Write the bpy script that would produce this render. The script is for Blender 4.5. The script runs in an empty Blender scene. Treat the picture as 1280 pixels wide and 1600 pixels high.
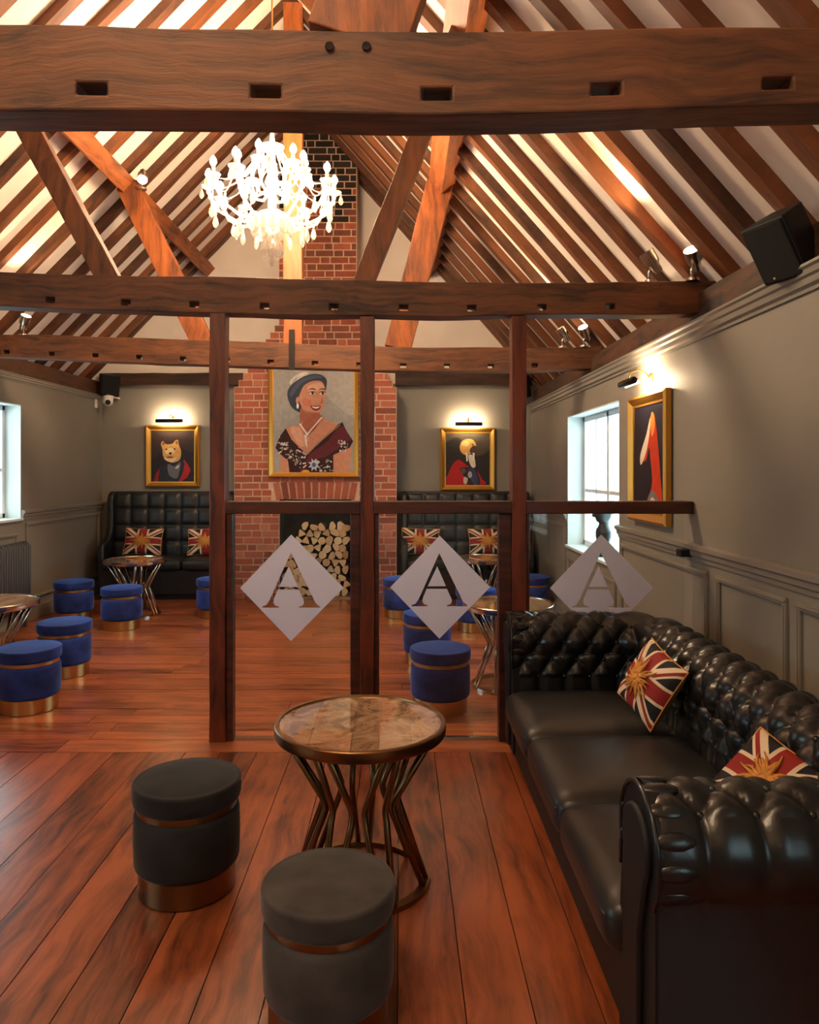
import bpy, math, random
from mathutils import Vector, Matrix, noise
random.seed(7)
PI = math.pi
sc = bpy.context.scene
col = sc.collection

# ---------------------------------------------------------------- camera
F = 1150.0                                   # focal length in pixels of the 1280x1600 frame
cam_d = bpy.data.cameras.new('camera')
cam_d.sensor_fit = 'VERTICAL'; cam_d.sensor_height = 36.0
cam_d.lens = F / 1600 * 36.0
cam_d.shift_x = 15 / 1600; cam_d.shift_y = -65 / 1600
cam_d.clip_start = 0.05
cam = bpy.data.objects.new('camera', cam_d); col.objects.link(cam)
cam.location = (0, 0, 1.55); cam.rotation_euler = (PI / 2, 0, 0)
sc.camera = cam

# ---------------------------------------------------------------- world, exposure
w = bpy.data.worlds.new('world'); sc.world = w; w.use_nodes = True
wb = w.node_tree.nodes['Background']
wb.inputs[0].default_value = (0.68, 0.92, 0.97, 1); wb.inputs[1].default_value = 5.0
sc.view_settings.view_transform = 'Standard'; sc.view_settings.look = 'None'
sc.view_settings.gamma = 1; sc.view_settings.use_curve_mapping = False
sc.view_settings.exposure = 0.32
sc.cycles.use_denoising = True
sc.cycles.max_bounces = 8; sc.cycles.transparent_max_bounces = 16
sc.cycles.caustics_reflective = False; sc.cycles.caustics_refractive = False
sc.cycles.sample_clamp_indirect = 6

def portal(name, loc, rot, sx, sy):
    """light portal in a window opening: steers sampling of the daylight, gives no light of its own"""
    d = bpy.data.lights.new(name, 'AREA'); d.shape = 'RECTANGLE'; d.size = sx; d.size_y = sy
    d.cycles.is_portal = True
    o = bpy.data.objects.new(name, d); col.objects.link(o); o.location = loc; o.rotation_euler = rot
    return o

# ---------------------------------------------------------------- helpers
def tag(o, label=None, cat=None, group=None, kind=None):
    if label: o['label'] = label
    if cat: o['category'] = cat
    if group: o['group'] = group
    if kind: o['kind'] = kind
    return o

def empty(name, loc=(0, 0, 0), rz=0.0, **kw):
    o = bpy.data.objects.new(name, None); col.objects.link(o)
    o.empty_display_size = 0.1
    o.location = loc; o.rotation_euler = (0, 0, rz)
    return tag(o, **kw)

class MB:
    def __init__(self):
        self.v = []; self.f = []; self.m = []; self.cur = 0
    def add(self, vs, fs):
        o = len(self.v); self.v += [tuple(p) for p in vs]
        for f in fs: self.f.append(tuple(i + o for i in f)); self.m.append(self.cur)
        return self
    def box(self, x0, x1, y0, y1, z0, z1):
        return self.add([(x0,y0,z0),(x1,y0,z0),(x1,y1,z0),(x0,y1,z0),(x0,y0,z1),(x1,y0,z1),(x1,y1,z1),(x0,y1,z1)],
                 [(3,2,1,0),(4,5,6,7),(0,1,5,4),(1,2,6,5),(2,3,7,6),(3,0,4,7)])
    def prism(self, poly, a0, a1, axis='y'):
        """poly: list of 2D points; axis y: (x,z), axis x: (y,z), axis z: (x,y)"""
        n = len(poly)
        def P(p, a): return {'y': (p[0], a, p[1]), 'x': (a, p[0], p[1]), 'z': (p[0], p[1], a)}[axis]
        vs = [P(p, a0) for p in poly] + [P(p, a1) for p in poly]
        fs = [tuple(range(n)), tuple(range(2*n-1, n-1, -1))]
        fs += [(i, i+n, (i+1) % n + n, (i+1) % n) for i in range(n)]
        return self.add(vs, fs)
    def bar(self, a, b, wx, wy, up=(0, 0, 1), seg=1, jit=0.0, seed=0):
        """rectangular bar from a to b, wx across (side), wy along up"""
        a = Vector(a); b = Vector(b); d = (b - a).normalized()
        s = d.cross(Vector(up))
        if s.length < 1e-5: s = Vector((1, 0, 0))
        s.normalize(); u = s.cross(d).normalized()
        rnd = random.Random(seed); vs = []; fs = []
        for i in range(seg + 1):
            c = a.lerp(b, i / seg)
            for (p, q) in ((-1,-1),(1,-1),(1,1),(-1,1)):
                j1 = rnd.uniform(-jit, jit); j2 = rnd.uniform(-jit, jit)
                vs.append(c + s * (p * wx / 2 + j1) + u * (q * wy / 2 + j2))
        for i in range(seg):
            o = 4 * i
            for k in range(4): fs.append((o+k, o+(k+1) % 4, o+4+(k+1) % 4, o+4+k))
        fs.append((3, 2, 1, 0)); o = 4 * seg; fs.append((o, o+1, o+2, o+3))
        return self.add(vs, fs)
    def tube(self, pts, r, n=8, closed=False, cap=True):
        pts = [Vector(p) for p in pts]; m = len(pts)
        rr = r if isinstance(r, (list, tuple)) else [r] * m
        ref = None; vs = []
        for i, p in enumerate(pts):
            if closed: d = pts[(i+1) % m] - pts[i-1]
            else: d = pts[min(i+1, m-1)] - pts[max(i-1, 0)]
            d.normalize()
            if ref is None:
                ref = Vector((0, 0, 1)) if abs(d.z) < .9 else Vector((1, 0, 0))
            s = (ref - d * ref.dot(d))
            if s.length < 1e-6: s = d.orthogonal()
            s.normalize(); ref = s; t = d.cross(s)
            for k in range(n):
                an = 2 * PI * k / n
                vs.append(p + (s * math.cos(an) + t * math.sin(an)) * rr[i])
        fs = []
        for i in range(m if closed else m - 1):
            for k in range(n):
                fs.append((i*n+k, i*n+(k+1) % n, ((i+1) % m)*n+(k+1) % n, ((i+1) % m)*n+k))
        if cap and not closed:
            fs.append(tuple(range(n-1, -1, -1))); fs.append(tuple((m-1)*n+k for k in range(n)))
        return self.add(vs, fs)
    def lathe(self, prof, n=32, c=(0, 0, 0), sx=1.0, sy=1.0, cap=True):
        vs = []; fs = []; m = len(prof)
        for (r, z) in prof:
            for k in range(n):
                an = 2 * PI * k / n
                vs.append((c[0] + sx*r*math.cos(an), c[1] + sy*r*math.sin(an), c[2] + z))
        for i in range(m - 1):
            for k in range(n):
                fs.append((i*n+k, i*n+(k+1) % n, (i+1)*n+(k+1) % n, (i+1)*n+k))
        if cap and prof[0][0] > 1e-6: fs.append(tuple(range(n-1, -1, -1)))
        if cap and prof[-1][0] > 1e-6: fs.append(tuple((m-1)*n+k for k in range(n)))
        return self.add(vs, fs)
    def ball(self, c, r, n=10, sx=1, sy=1, sz=1):
        prof = [(r*math.sin(PI*i/n)+1e-7, -sz*r*math.cos(PI*i/n)) for i in range(n+1)]
        return self.lathe(prof, max(8, n), c, sx, sy)
    def grid(self, fn, nu, nv, wrapu=False):
        vs = []; fs = []
        for i in range(nu + (0 if wrapu else 1)):
            for j in range(nv + 1): vs.append(fn(i / nu, j / nv))
        R = nu
        for i in range(R):
            i2 = (i + 1) % nu if wrapu else i + 1
            for j in range(nv): fs.append((i*(nv+1)+j, i2*(nv+1)+j, i2*(nv+1)+j+1, i*(nv+1)+j+1))
        return self.add(vs, fs)
    def xf(self, M, start=0):
        self.v[start:] = [tuple(M @ Vector(p)) for p in self.v[start:]]
        return self
    def mesh(self, name, mats, smooth=False, auto=None):
        me = bpy.data.meshes.new(name); me.from_pydata(self.v, [], self.f)
        if not isinstance(mats, (list, tuple)): mats = [mats]
        for m in mats: me.materials.append(m)
        if len(mats) > 1: me.polygons.foreach_set('material_index', self.m)
        import bmesh
        bm = bmesh.new(); bm.from_mesh(me)
        bmesh.ops.remove_doubles(bm, verts=bm.verts, dist=1e-5)
        bmesh.ops.recalc_face_normals(bm, faces=bm.faces); bm.to_mesh(me); bm.free()
        if smooth:
            me.polygons.foreach_set('use_smooth', [True] * len(me.polygons))
            if auto: me.set_sharp_from_angle(angle=math.radians(auto))
        me.update(); return me
    def build(self, name, mats, parent=None, smooth=False, auto=None, bevel=0, rel=False, **kw):
        """rel: vertices are world coordinates, parent is an unrotated Empty/mesh"""
        if rel and parent is not None:
            l = Vector((0, 0, 0)); p = parent
            while p is not None: l += p.location; p = p.parent
            self.v = [(x-l.x, y-l.y, z-l.z) for (x, y, z) in self.v]
        o = bpy.data.objects.new(name, self.mesh(name, mats, smooth, auto)); col.objects.link(o)
        if parent is not None: o.parent = parent
        if bevel:
            b = o.modifiers.new('bevel', 'BEVEL'); b.width = bevel; b.segments = 2; b.limit_method = 'ANGLE'
            b.angle_limit = math.radians(40)
        return tag(o, **kw)

def copy_tree(o, parent=None):
    c = o.copy(); col.objects.link(c); c.parent = parent
    for ch in o.children: copy_tree(ch, c)
    return c

def inst(proto_mesh, name, parent, loc, rot=(0, 0, 0), scale=(1, 1, 1)):
    o = bpy.data.objects.new(name, proto_mesh); col.objects.link(o); o.parent = parent
    o.location = loc; o.rotation_euler = rot; o.scale = scale
    return o

# ---------------------------------------------------------------- materials
def S(r, g, b):
    """sRGB 0-255 to linear"""
    f = lambda c: (c/255/12.92) if c/255 <= .04045 else ((c/255+.055)/1.055)**2.4
    return (f(r), f(g), f(b), 1)

def mat(name, color, rough=.5, metal=0.0, spec=.5, coat=0, coat_r=.1, sheen=0, sheen_r=.4, sheen_t=None, var=0, vscale=6, bump=0, bscale=60, trans=0):
    m = bpy.data.materials.new(name); m.use_nodes = True
    nt = m.node_tree; N = nt.nodes; L = nt.links; p = N['Principled BSDF']
    p.inputs['Base Color'].default_value = color
    p.inputs['Roughness'].default_value = rough; p.inputs['Metallic'].default_value = metal
    p.inputs['Specular IOR Level'].default_value = spec
    p.inputs['Coat Weight'].default_value = coat; p.inputs['Coat Roughness'].default_value = coat_r
    p.inputs['Sheen Weight'].default_value = sheen; p.inputs['Sheen Roughness'].default_value = sheen_r
    p.inputs['Transmission Weight'].default_value = trans
    if sheen_t: p.inputs['Sheen Tint'].default_value = sheen_t
    if var or bump:
        tc = N.new('ShaderNodeTexCoord')
    if var:
        no = N.new('ShaderNodeTexNoise'); no.inputs['Scale'].default_value = vscale; no.inputs['Detail'].default_value = 4
        L.new(tc.outputs['Object'], no.inputs['Vector'])
        rp = N.new('ShaderNodeValToRGB')
        rp.color_ramp.elements[0].position = .3; rp.color_ramp.elements[1].position = .7
        rp.color_ramp.elements[0].color = tuple(c*(1-var) for c in color[:3])+(1,)
        rp.color_ramp.elements[1].color = tuple(min(1, c*(1+var)) for c in color[:3])+(1,)
        L.new(no.outputs['Fac'], rp.inputs['Fac']); L.new(rp.outputs['Color'], p.inputs['Base Color'])
    if bump:
        nb = N.new('ShaderNodeTexNoise'); nb.inputs['Scale'].default_value = bscale; nb.inputs['Detail'].default_value = 3
        L.new(tc.outputs['Object'], nb.inputs['Vector'])
        bp = N.new('ShaderNodeBump'); bp.inputs['Strength'].default_value = bump; bp.inputs['Distance'].default_value = .01
        L.new(nb.outputs['Fac'], bp.inputs['Height']); L.new(bp.outputs['Normal'], p.inputs['Normal'])
    return m

def wood(name, dark, light, scale, rough=.5, coat=0, rnd=.3, bump=.15, spec=.5, knots=True, coat_r=.15):
    m = bpy.data.materials.new(name); m.use_nodes = True
    nt = m.node_tree; N = nt.nodes; L = nt.links; p = N['Principled BSDF']
    tc = N.new('ShaderNodeTexCoord'); oi = N.new('ShaderNodeObjectInfo')
    ad = N.new('ShaderNodeVectorMath'); ad.operation = 'ADD'
    mu = N.new('ShaderNodeVectorMath'); mu.operation = 'SCALE'; mu.inputs[0].default_value = (13.7, 7.3, 5.1)
    L.new(oi.outputs['Random'], mu.inputs['Scale'])
    L.new(tc.outputs['Object'], ad.inputs[0]); L.new(mu.outputs[0], ad.inputs[1])
    # slow warp bends the grain round knots
    wn = N.new('ShaderNodeTexNoise'); wn.inputs['Scale'].default_value = 2.2; wn.inputs['Detail'].default_value = 2
    L.new(ad.outputs[0], wn.inputs['Vector'])
    ws = N.new('ShaderNodeVectorMath'); ws.operation = 'SCALE'; ws.inputs['Scale'].default_value = .14
    L.new(wn.outputs['Color'], ws.inputs[0])
    a2 = N.new('ShaderNodeVectorMath'); a2.operation = 'ADD'
    L.new(ad.outputs[0], a2.inputs[0]); L.new(ws.outputs[0], a2.inputs[1])
    mp = N.new('ShaderNodeMapping'); mp.inputs['Scale'].default_value = scale
    L.new(a2.outputs[0], mp.inputs['Vector'])
    n1 = N.new('ShaderNodeTexNoise'); n1.inputs['Scale'].default_value = 1; n1.inputs['Detail'].default_value = 7; n1.inputs['Roughness'].default_value = .65
    L.new(mp.outputs[0], n1.inputs['Vector'])
    n2 = N.new('ShaderNodeTexNoise'); n2.inputs['Scale'].default_value = 3.1; n2.inputs['Detail'].default_value = 3
    L.new(ad.outputs[0], n2.inputs['Vector'])
    mx = N.new('ShaderNodeMath'); mx.operation = 'MULTIPLY_ADD'; mx.inputs[1].default_value = .35
    L.new(n2.outputs['Fac'], mx.inputs[0]); L.new(n1.outputs['Fac'], mx.inputs[2])
    m2 = N.new('ShaderNodeMath'); m2.operation = 'MULTIPLY_ADD'; m2.inputs[1].default_value = rnd
    L.new(oi.outputs['Random'], m2.inputs[0]); L.new(mx.outputs[0], m2.inputs[2])
    rp = N.new('ShaderNodeValToRGB'); e = rp.color_ramp.elements
    e[0].position = .52; e[0].color = dark; e[1].position = .80 + rnd * .6; e[1].color = light
    L.new(m2.outputs[0], rp.inputs['Fac']); L.new(rp.outputs['Color'], p.inputs['Base Color'])
    p.inputs['Roughness'].default_value = rough; p.inputs['Specular IOR Level'].default_value = spec
    p.inputs['Coat Weight'].default_value = coat; p.inputs['Coat Roughness'].default_value = coat_r
    bp = N.new('ShaderNodeBump'); bp.inputs['Strength'].default_value = bump; bp.inputs['Distance'].default_value = .01
    L.new(n1.outputs['Fac'], bp.inputs['Height']); L.new(bp.outputs['Normal'], p.inputs['Normal'])
    return m

def rand_mat(name, cols, rough=.85, bump=.3, bscale=40):
    """one colour per object, picked by the object's random number, with grain"""
    m = mat(name, cols[0], rough, bump=bump, bscale=bscale)
    N = m.node_tree.nodes; L = m.node_tree.links; p = N['Principled BSDF']
    oi = N.new('ShaderNodeObjectInfo'); rp = N.new('ShaderNodeValToRGB'); e = rp.color_ramp.elements
    while len(e) < len(cols): e.new(.5)
    for i, c in enumerate(cols): e[i].position = i / (len(cols) - 1); e[i].color = c
    L.new(oi.outputs['Random'], rp.inputs['Fac'])
    tc = N.new('ShaderNodeTexCoord'); no = N.new('ShaderNodeTexNoise'); no.inputs['Scale'].default_value = 18
    L.new(tc.outputs['Object'], no.inputs['Vector'])
    mr = N.new('ShaderNodeMapRange'); mr.inputs['To Min'].default_value = .7; mr.inputs['To Max'].default_value = 1.25
    L.new(no.outputs['Fac'], mr.inputs['Value'])
    mx = N.new('ShaderNodeVectorMath'); mx.operation = 'SCALE'
    L.new(rp.outputs['Color'], mx.inputs[0]); L.new(mr.outputs[0], mx.inputs['Scale'])
    L.new(mx.outputs[0], p.inputs['Base Color'])
    return m

def emis(name, color, strength):
    m = bpy.data.materials.new(name); m.use_nodes = True
    nt = m.node_tree; p = nt.nodes['Principled BSDF']
    p.inputs['Base Color'].default_value = color
    p.inputs['Emission Color'].default_value = color; p.inputs['Emission Strength'].default_value = strength
    return m

def glassy(name, tint, gloss, rough=0.0, body=None, bodyw=0.0):
    """thin clear sheet: transparent with a fresnel reflection; body adds a diffuse share (film, crystal)"""
    m = bpy.data.materials.new(name); m.use_nodes = True
    nt = m.node_tree; N = nt.nodes; L = nt.links
    out = N['Material Output']; N.remove(N['Principled BSDF'])
    t = N.new('ShaderNodeBsdfTransparent'); t.inputs[0].default_value = tint
    g = N.new('ShaderNodeBsdfGlossy'); g.inputs['Roughness'].default_value = rough
    lw = N.new('ShaderNodeLayerWeight'); lw.inputs['Blend'].default_value = .5
    pw = N.new('ShaderNodeMath'); pw.operation = 'POWER'; pw.inputs[1].default_value = 4; L.new(lw.outputs['Facing'], pw.inputs[0])
    ml = N.new('ShaderNodeMath'); ml.operation = 'MULTIPLY_ADD'; ml.inputs[1].default_value = .6; ml.inputs[2].default_value = gloss; L.new(pw.outputs[0], ml.inputs[0])
    mx = N.new('ShaderNodeMixShader'); L.new(ml.outputs[0], mx.inputs[0]); L.new(t.outputs[0], mx.inputs[1]); L.new(g.outputs[0], mx.inputs[2])
    last = mx
    if body:
        d = N.new('ShaderNodeBsdfDiffuse'); d.inputs[0].default_value = body
        tr = N.new('ShaderNodeBsdfTranslucent'); tr.inputs[0].default_value = body
        m1 = N.new('ShaderNodeMixShader'); m1.inputs[0].default_value = .5
        L.new(d.outputs[0], m1.inputs[1]); L.new(tr.outputs[0], m1.inputs[2])
        m3 = N.new('ShaderNodeMixShader'); m3.inputs[0].default_value = bodyw
        L.new(mx.outputs[0], m3.inputs[1]); L.new(m1.outputs[0], m3.inputs[2]); last = m3
    L.new(last.outputs[0], out.inputs[0])
    return m

M = {}
M['plank_y'] = wood('varnished_floorboard', S(66, 27, 14), S(168, 88, 50), (20, 1.2, 20), rough=.30, coat=.5, rnd=.14, bump=.08, coat_r=.22)
M['plank_x'] = wood('varnished_crosswise_board', S(86, 36, 19), S(192, 108, 66), (1.2, 22, 22), rough=.28, coat=.4, rnd=.16, bump=.08, coat_r=.2)
M['gap'] = mat('dark_gap', S(28, 12, 8), .9)
M['beam'] = wood('old_oak_beam', S(40, 22, 12), S(112, 66, 36), (1.6, 26, 26), rough=.62, rnd=.1, bump=.5)
M['strut'] = wood('honey_oak_strut', S(72, 34, 13), S(168, 90, 38), (18, 18, 1.6), rough=.55, rnd=.25, bump=.3)
M['purlin'] = wood('oak_purlin', S(70, 36, 16), S(165, 90, 42), (18, 1.4, 18), rough=.6, rnd=.15, bump=.3)
M['rafter'] = wood('dark_oak_rafter', S(42, 23, 12), S(116, 65, 31), (3, 24, 3), rough=.6, rnd=.35, bump=.35)
M['post'] = wood('red_brown_post', S(40, 14, 8), S(118, 52, 26), (20, 20, 1.3), rough=.42, coat=.15, rnd=.1, bump=.3)
M['rail'] = wood('dark_red_brown_rail', S(36, 14, 9), S(92, 42, 24), (1.3, 20, 20), rough=.42, coat=.15, rnd=.1, bump=.3)
M['plate'] = wood('dark_wall_plate', S(34, 20, 13), S(92, 56, 33), (16, 1.3, 16), rough=.7, rnd=.1, bump=.4)
M['platex'] = wood('dark_end_plate', S(30, 18, 12), S(76, 46, 28), (1.3, 16, 16), rough=.7, rnd=.1, bump=.4)
M['plaster'] = mat('cream_plaster', S(236, 222, 208), .9, var=.05, vscale=3, bump=.1, bscale=25)
M['grey'] = mat('warm_grey_wall_paint', S(136, 130, 120), .55, var=.05, vscale=2, spec=.35)
M['greytrim'] = mat('warm_grey_gloss_trim', S(138, 132, 122), .38)
M['reveal'] = mat('pale_reveal_paint', S(214, 222, 220), .6)
M['sash'] = mat('white_sash_paint', S(218, 222, 222), .4)
M['brick'] = rand_mat('red_brick', [S(128, 66, 48), S(176, 92, 66), S(160, 82, 60), S(196, 118, 88), S(140, 72, 54), S(186, 102, 74)])
M['sootbrick'] = rand_mat('sooty_brick', [S(40, 28, 24), S(62, 42, 34), S(48, 34, 28)])
M['mortar'] = mat('sandy_mortar', S(214, 180, 152), .95, var=.15, vscale=14, bump=.3, bscale=70)
M['soot'] = mat('sooty_stone', S(54, 52, 50), .95, var=.4, vscale=9, bump=.4, bscale=20)
M['hearth'] = mat('hearth_stone', S(150, 122, 100), .8, var=.15)
M['glass'] = glassy('clear_glass', (.97, .985, .98, 1), .035)
M['winglass'] = glassy('window_glass', (.97, .99, 1, 1), .03)
M['film'] = glassy('frosted_film', (.9, .9, .95, 1), .03, .4, (.88, .88, .98, 1), .94)
M['leather'] = mat('black_leather', S(20, 20, 21), .29, spec=.5, coat=.15, coat_r=.2, bump=.06, bscale=160)
M['seatleather'] = mat('black_seat_leather', S(31, 29, 29), .40, spec=.5, coat=.08, coat_r=.3, bump=.06, bscale=160)
M['sideleather'] = mat('dull_black_leather', S(19, 19, 20), .52, spec=.3, bump=.06, bscale=160)
M['benchleather'] = mat('matt_black_leather', S(30, 31, 33), .42, spec=.5, bump=.05, bscale=160)
M['black'] = mat('black_plastic', S(17, 17, 18), .55, spec=.35)
M['gunmetal'] = mat('dark_metal', S(48, 44, 42), .35, metal=.8)
M['brass'] = mat('brushed_brass', S(196, 160, 104), .30, metal=1.0, bump=.03, bscale=200)
M['bronze'] = mat('antique_bronze', S(132, 98, 64), .34, metal=1.0)
M['chrome'] = mat('champagne_metal', S(202, 190, 172), .2, metal=1.0)
M['steel'] = mat('brushed_steel', S(196, 192, 184), .25, metal=1.0)
M['gold'] = mat('gilt_frame', S(206, 150, 66), .34, metal=.75, bump=.15, bscale=90)
M['blue'] = mat('royal_blue_velvet', S(34, 52, 116), .8, sheen=.9, sheen_r=.35, sheen_t=S(120, 160, 255), var=.55, vscale=7, spec=.2)
M['charcoal'] = mat('charcoal_velvet', S(66, 61, 57), .85, sheen=.35, sheen_r=.4, sheen_t=S(200, 190, 180), var=.35, vscale=7, spec=.2)
M['blackvelvet'] = mat('black_velvet', S(36, 35, 35), .85, sheen=.25, sheen_r=.4, sheen_t=S(200, 190, 180), var=.35, vscale=7, spec=.2)
M['white'] = mat('white_plastic', S(226, 224, 220), .4)
M['bark'] = mat('log_bark', S(92, 62, 42), .95, var=.4, vscale=20, bump=.6, bscale=40)
M['cutwood'] = rand_mat('cut_log_end', [S(222, 182, 132), S(240, 208, 162), S(208, 164, 114), S(244, 216, 172)], .85, .3, 60)
M['crystal'] = glassy('clear_crystal', (1, .97, .93, 1), .25, .06, (1, .96, .9, 1), .38)
M['candle'] = mat('ivory_candle_sleeve', S(244, 232, 212), .5)
M['bulb'] = emis('lit_bulb', (1.0, .74, .46, 1), 110)
M['spotlens'] = emis('lit_spot_lens', (1.0, .74, .42, 1), 40)
M['tubelamp'] = emis('lit_picture_tube', (1.0, .72, .42, 1), 14)
M['goldthread'] = mat('gold_thread', S(214, 146, 64), .45, metal=.2, bump=.4, bscale=120)
M['goldback'] = mat('gold_cushion_back', S(186, 142, 82), .7, var=.15, vscale=30)
M['bust'] = mat('dark_bronze_bust', S(44, 46, 48), .4, metal=.3)
M['radiator'] = mat('anthracite_radiator', S(64, 66, 72), .5)

def marble():
    m = mat('brown_mirror_marble', S(150, 110, 80), .06, spec=.8, coat=.6, coat_r=.03)
    N = m.node_tree.nodes; L = m.node_tree.links; p = N['Principled BSDF']
    tc = N.new('ShaderNodeTexCoord'); n1 = N.new('ShaderNodeTexNoise'); n1.inputs['Scale'].default_value = 6
    n1.inputs['Detail'].default_value = 8; n1.inputs['Roughness'].default_value = .7; n1.inputs['Distortion'].default_value = 1.6
    L.new(tc.outputs['Object'], n1.inputs['Vector'])
    rp = N.new('ShaderNodeValToRGB'); e = rp.color_ramp.elements
    e[0].position = .34; e[0].color = S(96, 64, 42); e[1].position = .66; e[1].color = S(232, 200, 164)
    x = e.new(.5); x.color = S(190, 148, 110)
    L.new(n1.outputs['Fac'], rp.inputs['Fac'])
    oi = N.new('ShaderNodeObjectInfo'); mr = N.new('ShaderNodeMapRange')
    mr.inputs['To Min'].default_value = .7; mr.inputs['To Max'].default_value = 1.2; L.new(oi.outputs['Random'], mr.inputs['Value'])
    sc_ = N.new('ShaderNodeVectorMath'); sc_.operation = 'SCALE'
    L.new(rp.outputs['Color'], sc_.inputs[0]); L.new(mr.outputs[0], sc_.inputs['Scale']); L.new(sc_.outputs[0], p.inputs['Base Color'])
    p.inputs['Metallic'].default_value = .35
    return m
M['marble'] = marble()

def flag():
    """crossed red, cream and black stripes of the cushion front, drawn in the cushion's own x and z"""
    m = mat('flag_cushion_cloth', S(20, 20, 26), .75)
    N = m.node_tree.nodes; L = m.node_tree.links; p = N['Principled BSDF']
    tc = N.new('ShaderNodeTexCoord'); sp = N.new('ShaderNodeSeparateXYZ'); L.new(tc.outputs['Object'], sp.inputs[0])
    def mt(op, a, b=None):
        n = N.new('ShaderNodeMath'); n.operation = op
        for i, q in enumerate((a, b)):
            if q is None: continue
            if isinstance(q, (int, float)): n.inputs[i].default_value = q
            else: L.new(q, n.inputs[i])
        return n.outputs[0]
    x = mt('DIVIDE', sp.outputs['X'], .165); z = mt('DIVIDE', sp.outputs['Z'], .165)
    ax = mt('ABSOLUTE', x); az = mt('ABSOLUTE', z)
    cross = mt('MINIMUM', ax, az)
    df = mt('SUBTRACT', ax, az); diag = mt('ABSOLUTE', df)
    redd = mt('ABSOLUTE', mt('SUBTRACT', df, .07))
    def mixc(fac, c1, c2):
        n = N.new('ShaderNodeMix'); n.data_type = 'RGBA'
        L.new(fac, n.inputs[0])
        for s, c in ((6, c1), (7, c2)):
            if isinstance(c, tuple): n.inputs[s].default_value = c
            else: L.new(c, n.inputs[s])
        return n.outputs[2]
    cream = S(238, 214, 182); red = S(150, 34, 30); black = S(22, 22, 28)
    c = mixc(mt('LESS_THAN', diag, .22), black, cream)
    c = mixc(mt('LESS_THAN', redd, .065), c, red)
    c = mixc(mt('LESS_THAN', cross, .30), c, cream)
    c = mixc(mt('LESS_THAN', cross, .21), c, red)
    L.new(c, p.inputs['Base Color'])
    return m
M['flag'] = flag()

# ================================================================ THE ROOM
XL, XR, YB, YF = -3.81, 1.68, 9.42, -2.4
ZL, ZR = 2.50, 2.38
RX, RZ = -0.99, 5.75                      # ridge (under side of the rafters)
ER = (1.80, 2.60); EL = (-3.93, 2.74)     # eaves points on the rafters' under side
WT = .22

# ---- floor: dark bed with every board on it
floor = MB().box(XL-.1, XR+.1, YF, YB, -.10, -.014).build('floor', M['gap'], kind='structure')
def board(x0, x1, y0, y1, m):
    g = .0018
    mb = MB().box(x0+g, x1-g, y0+g, y1-g, -.0135, random.uniform(-.0012, .0008))
    mb.build('plank', m, floor)
rb = random.Random(3)
x = -.982 - .195*15
while x < XR:
    a, b = max(x, XL), min(x+.195, XR)
    if b - a > .02:
        cut = rb.uniform(-.8, 1.7)
        ys = [YF, cut, 4.05]
        for y0, y1 in zip(ys, ys[1:]): board(a, b, y0, y1, M['plank_y'])
    x += .195
for x0, x1 in ((XL, -1.9), (-1.9, .62), (.62, XR)): board(x0, x1, 4.05, 4.24, M['plank_x'])
y = 4.24
while y < YB - .02:
    y1 = min(y + .138, YB)
    cs = sorted([XL, XR, rb.uniform(-3.2, -1.6), rb.uniform(-1.0, 1.0)])
    for x0, x1 in zip(cs, cs[1:]): board(x0, x1, y, y1, M['plank_x'])
    y += .138

# ---- walls with window openings
def side_wall(name, xin, xout, ztop, holes):
    mb = MB(); x0, x1 = min(xin, xout), max(xin, xout)
    ys = [YF - WT]
    for (a, b, z0, z1) in sorted(holes):
        mb.box(x0, x1, ys[-1], a, 0, ztop)
        mb.box(x0, x1, a, b, 0, z0); mb.box(x0, x1, a, b, z1, ztop)
        ys.append(b)
    mb.box(x0, x1, ys[-1], YB + WT, 0, ztop)
    return mb.build(name, M['grey'], kind='structure')
HR = [(5.63, 7.37, .79, 2.09), (-1.7, .1, .79, 2.09)]
HL = [(5.60, 7.40, 1.05, 2.21), (.4, 2.4, 1.05, 2.21)]
wall_right = side_wall('wall_right', XR, XR + WT, ZR, HR)
wall_left = side_wall('wall_left', XL, XL - WT, ZL, HL)
wall_back = MB().box(XL - WT, XR + WT, YB, YB + WT, 0, 2.66).build('wall_back', M['grey'], kind='structure')
def roofz(x, off=0):
    sr = (RZ-ER[1])/(ER[0]-RX); sl = (RZ-EL[1])/(RX-EL[0])
    return (ER[1] + (ER[0]-x)*sr + off*math.hypot(1, sr)) if x > RX else (EL[1] + (x-EL[0])*sl + off*math.hypot(1, sl))
gable = [(-4.15, 2.62), (2.05, 2.62), (2.05, roofz(2.05, .12)), (RX, RZ+.18), (-4.15, roofz(-4.15, .12))]
MB().prism(gable, YB + .002, YB + WT).build('gable', M['plaster'], wall_back)
wall_front = MB().box(XL - WT, XR + WT, YF - WT, YF, 0, 2.66).build('wall_front', M['grey'], kind='structure')
MB().prism(gable, YF - WT, YF - .002).build('gable', M['plaster'], wall_front)

# timber plates along the wall tops
MB().bar((1.86, YF, 2.47), (1.86, YB, 2.47), .32, .18, seg=30, jit=.006, seed=1).build('wall_plate', M['plate'], wall_right)
MB().bar((-3.99, YF, 2.59), (-3.99, YB, 2.59), .32, .18, seg=30, jit=.006, seed=2).build('wall_plate', M['plate'], wall_left)
MB().bar((-3.80, YB-.05, 2.705), (-1.98, YB-.05, 2.705), .14, .15, seg=8, jit=.004, seed=3).build('wall_plate', M['platex'], wall_back)
MB().bar((-.06, YB-.05, 2.705), (1.67, YB-.05, 2.705), .14, .15, seg=8, jit=.004, seed=4).build('wall_plate', M['platex'], wall_back)

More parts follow.
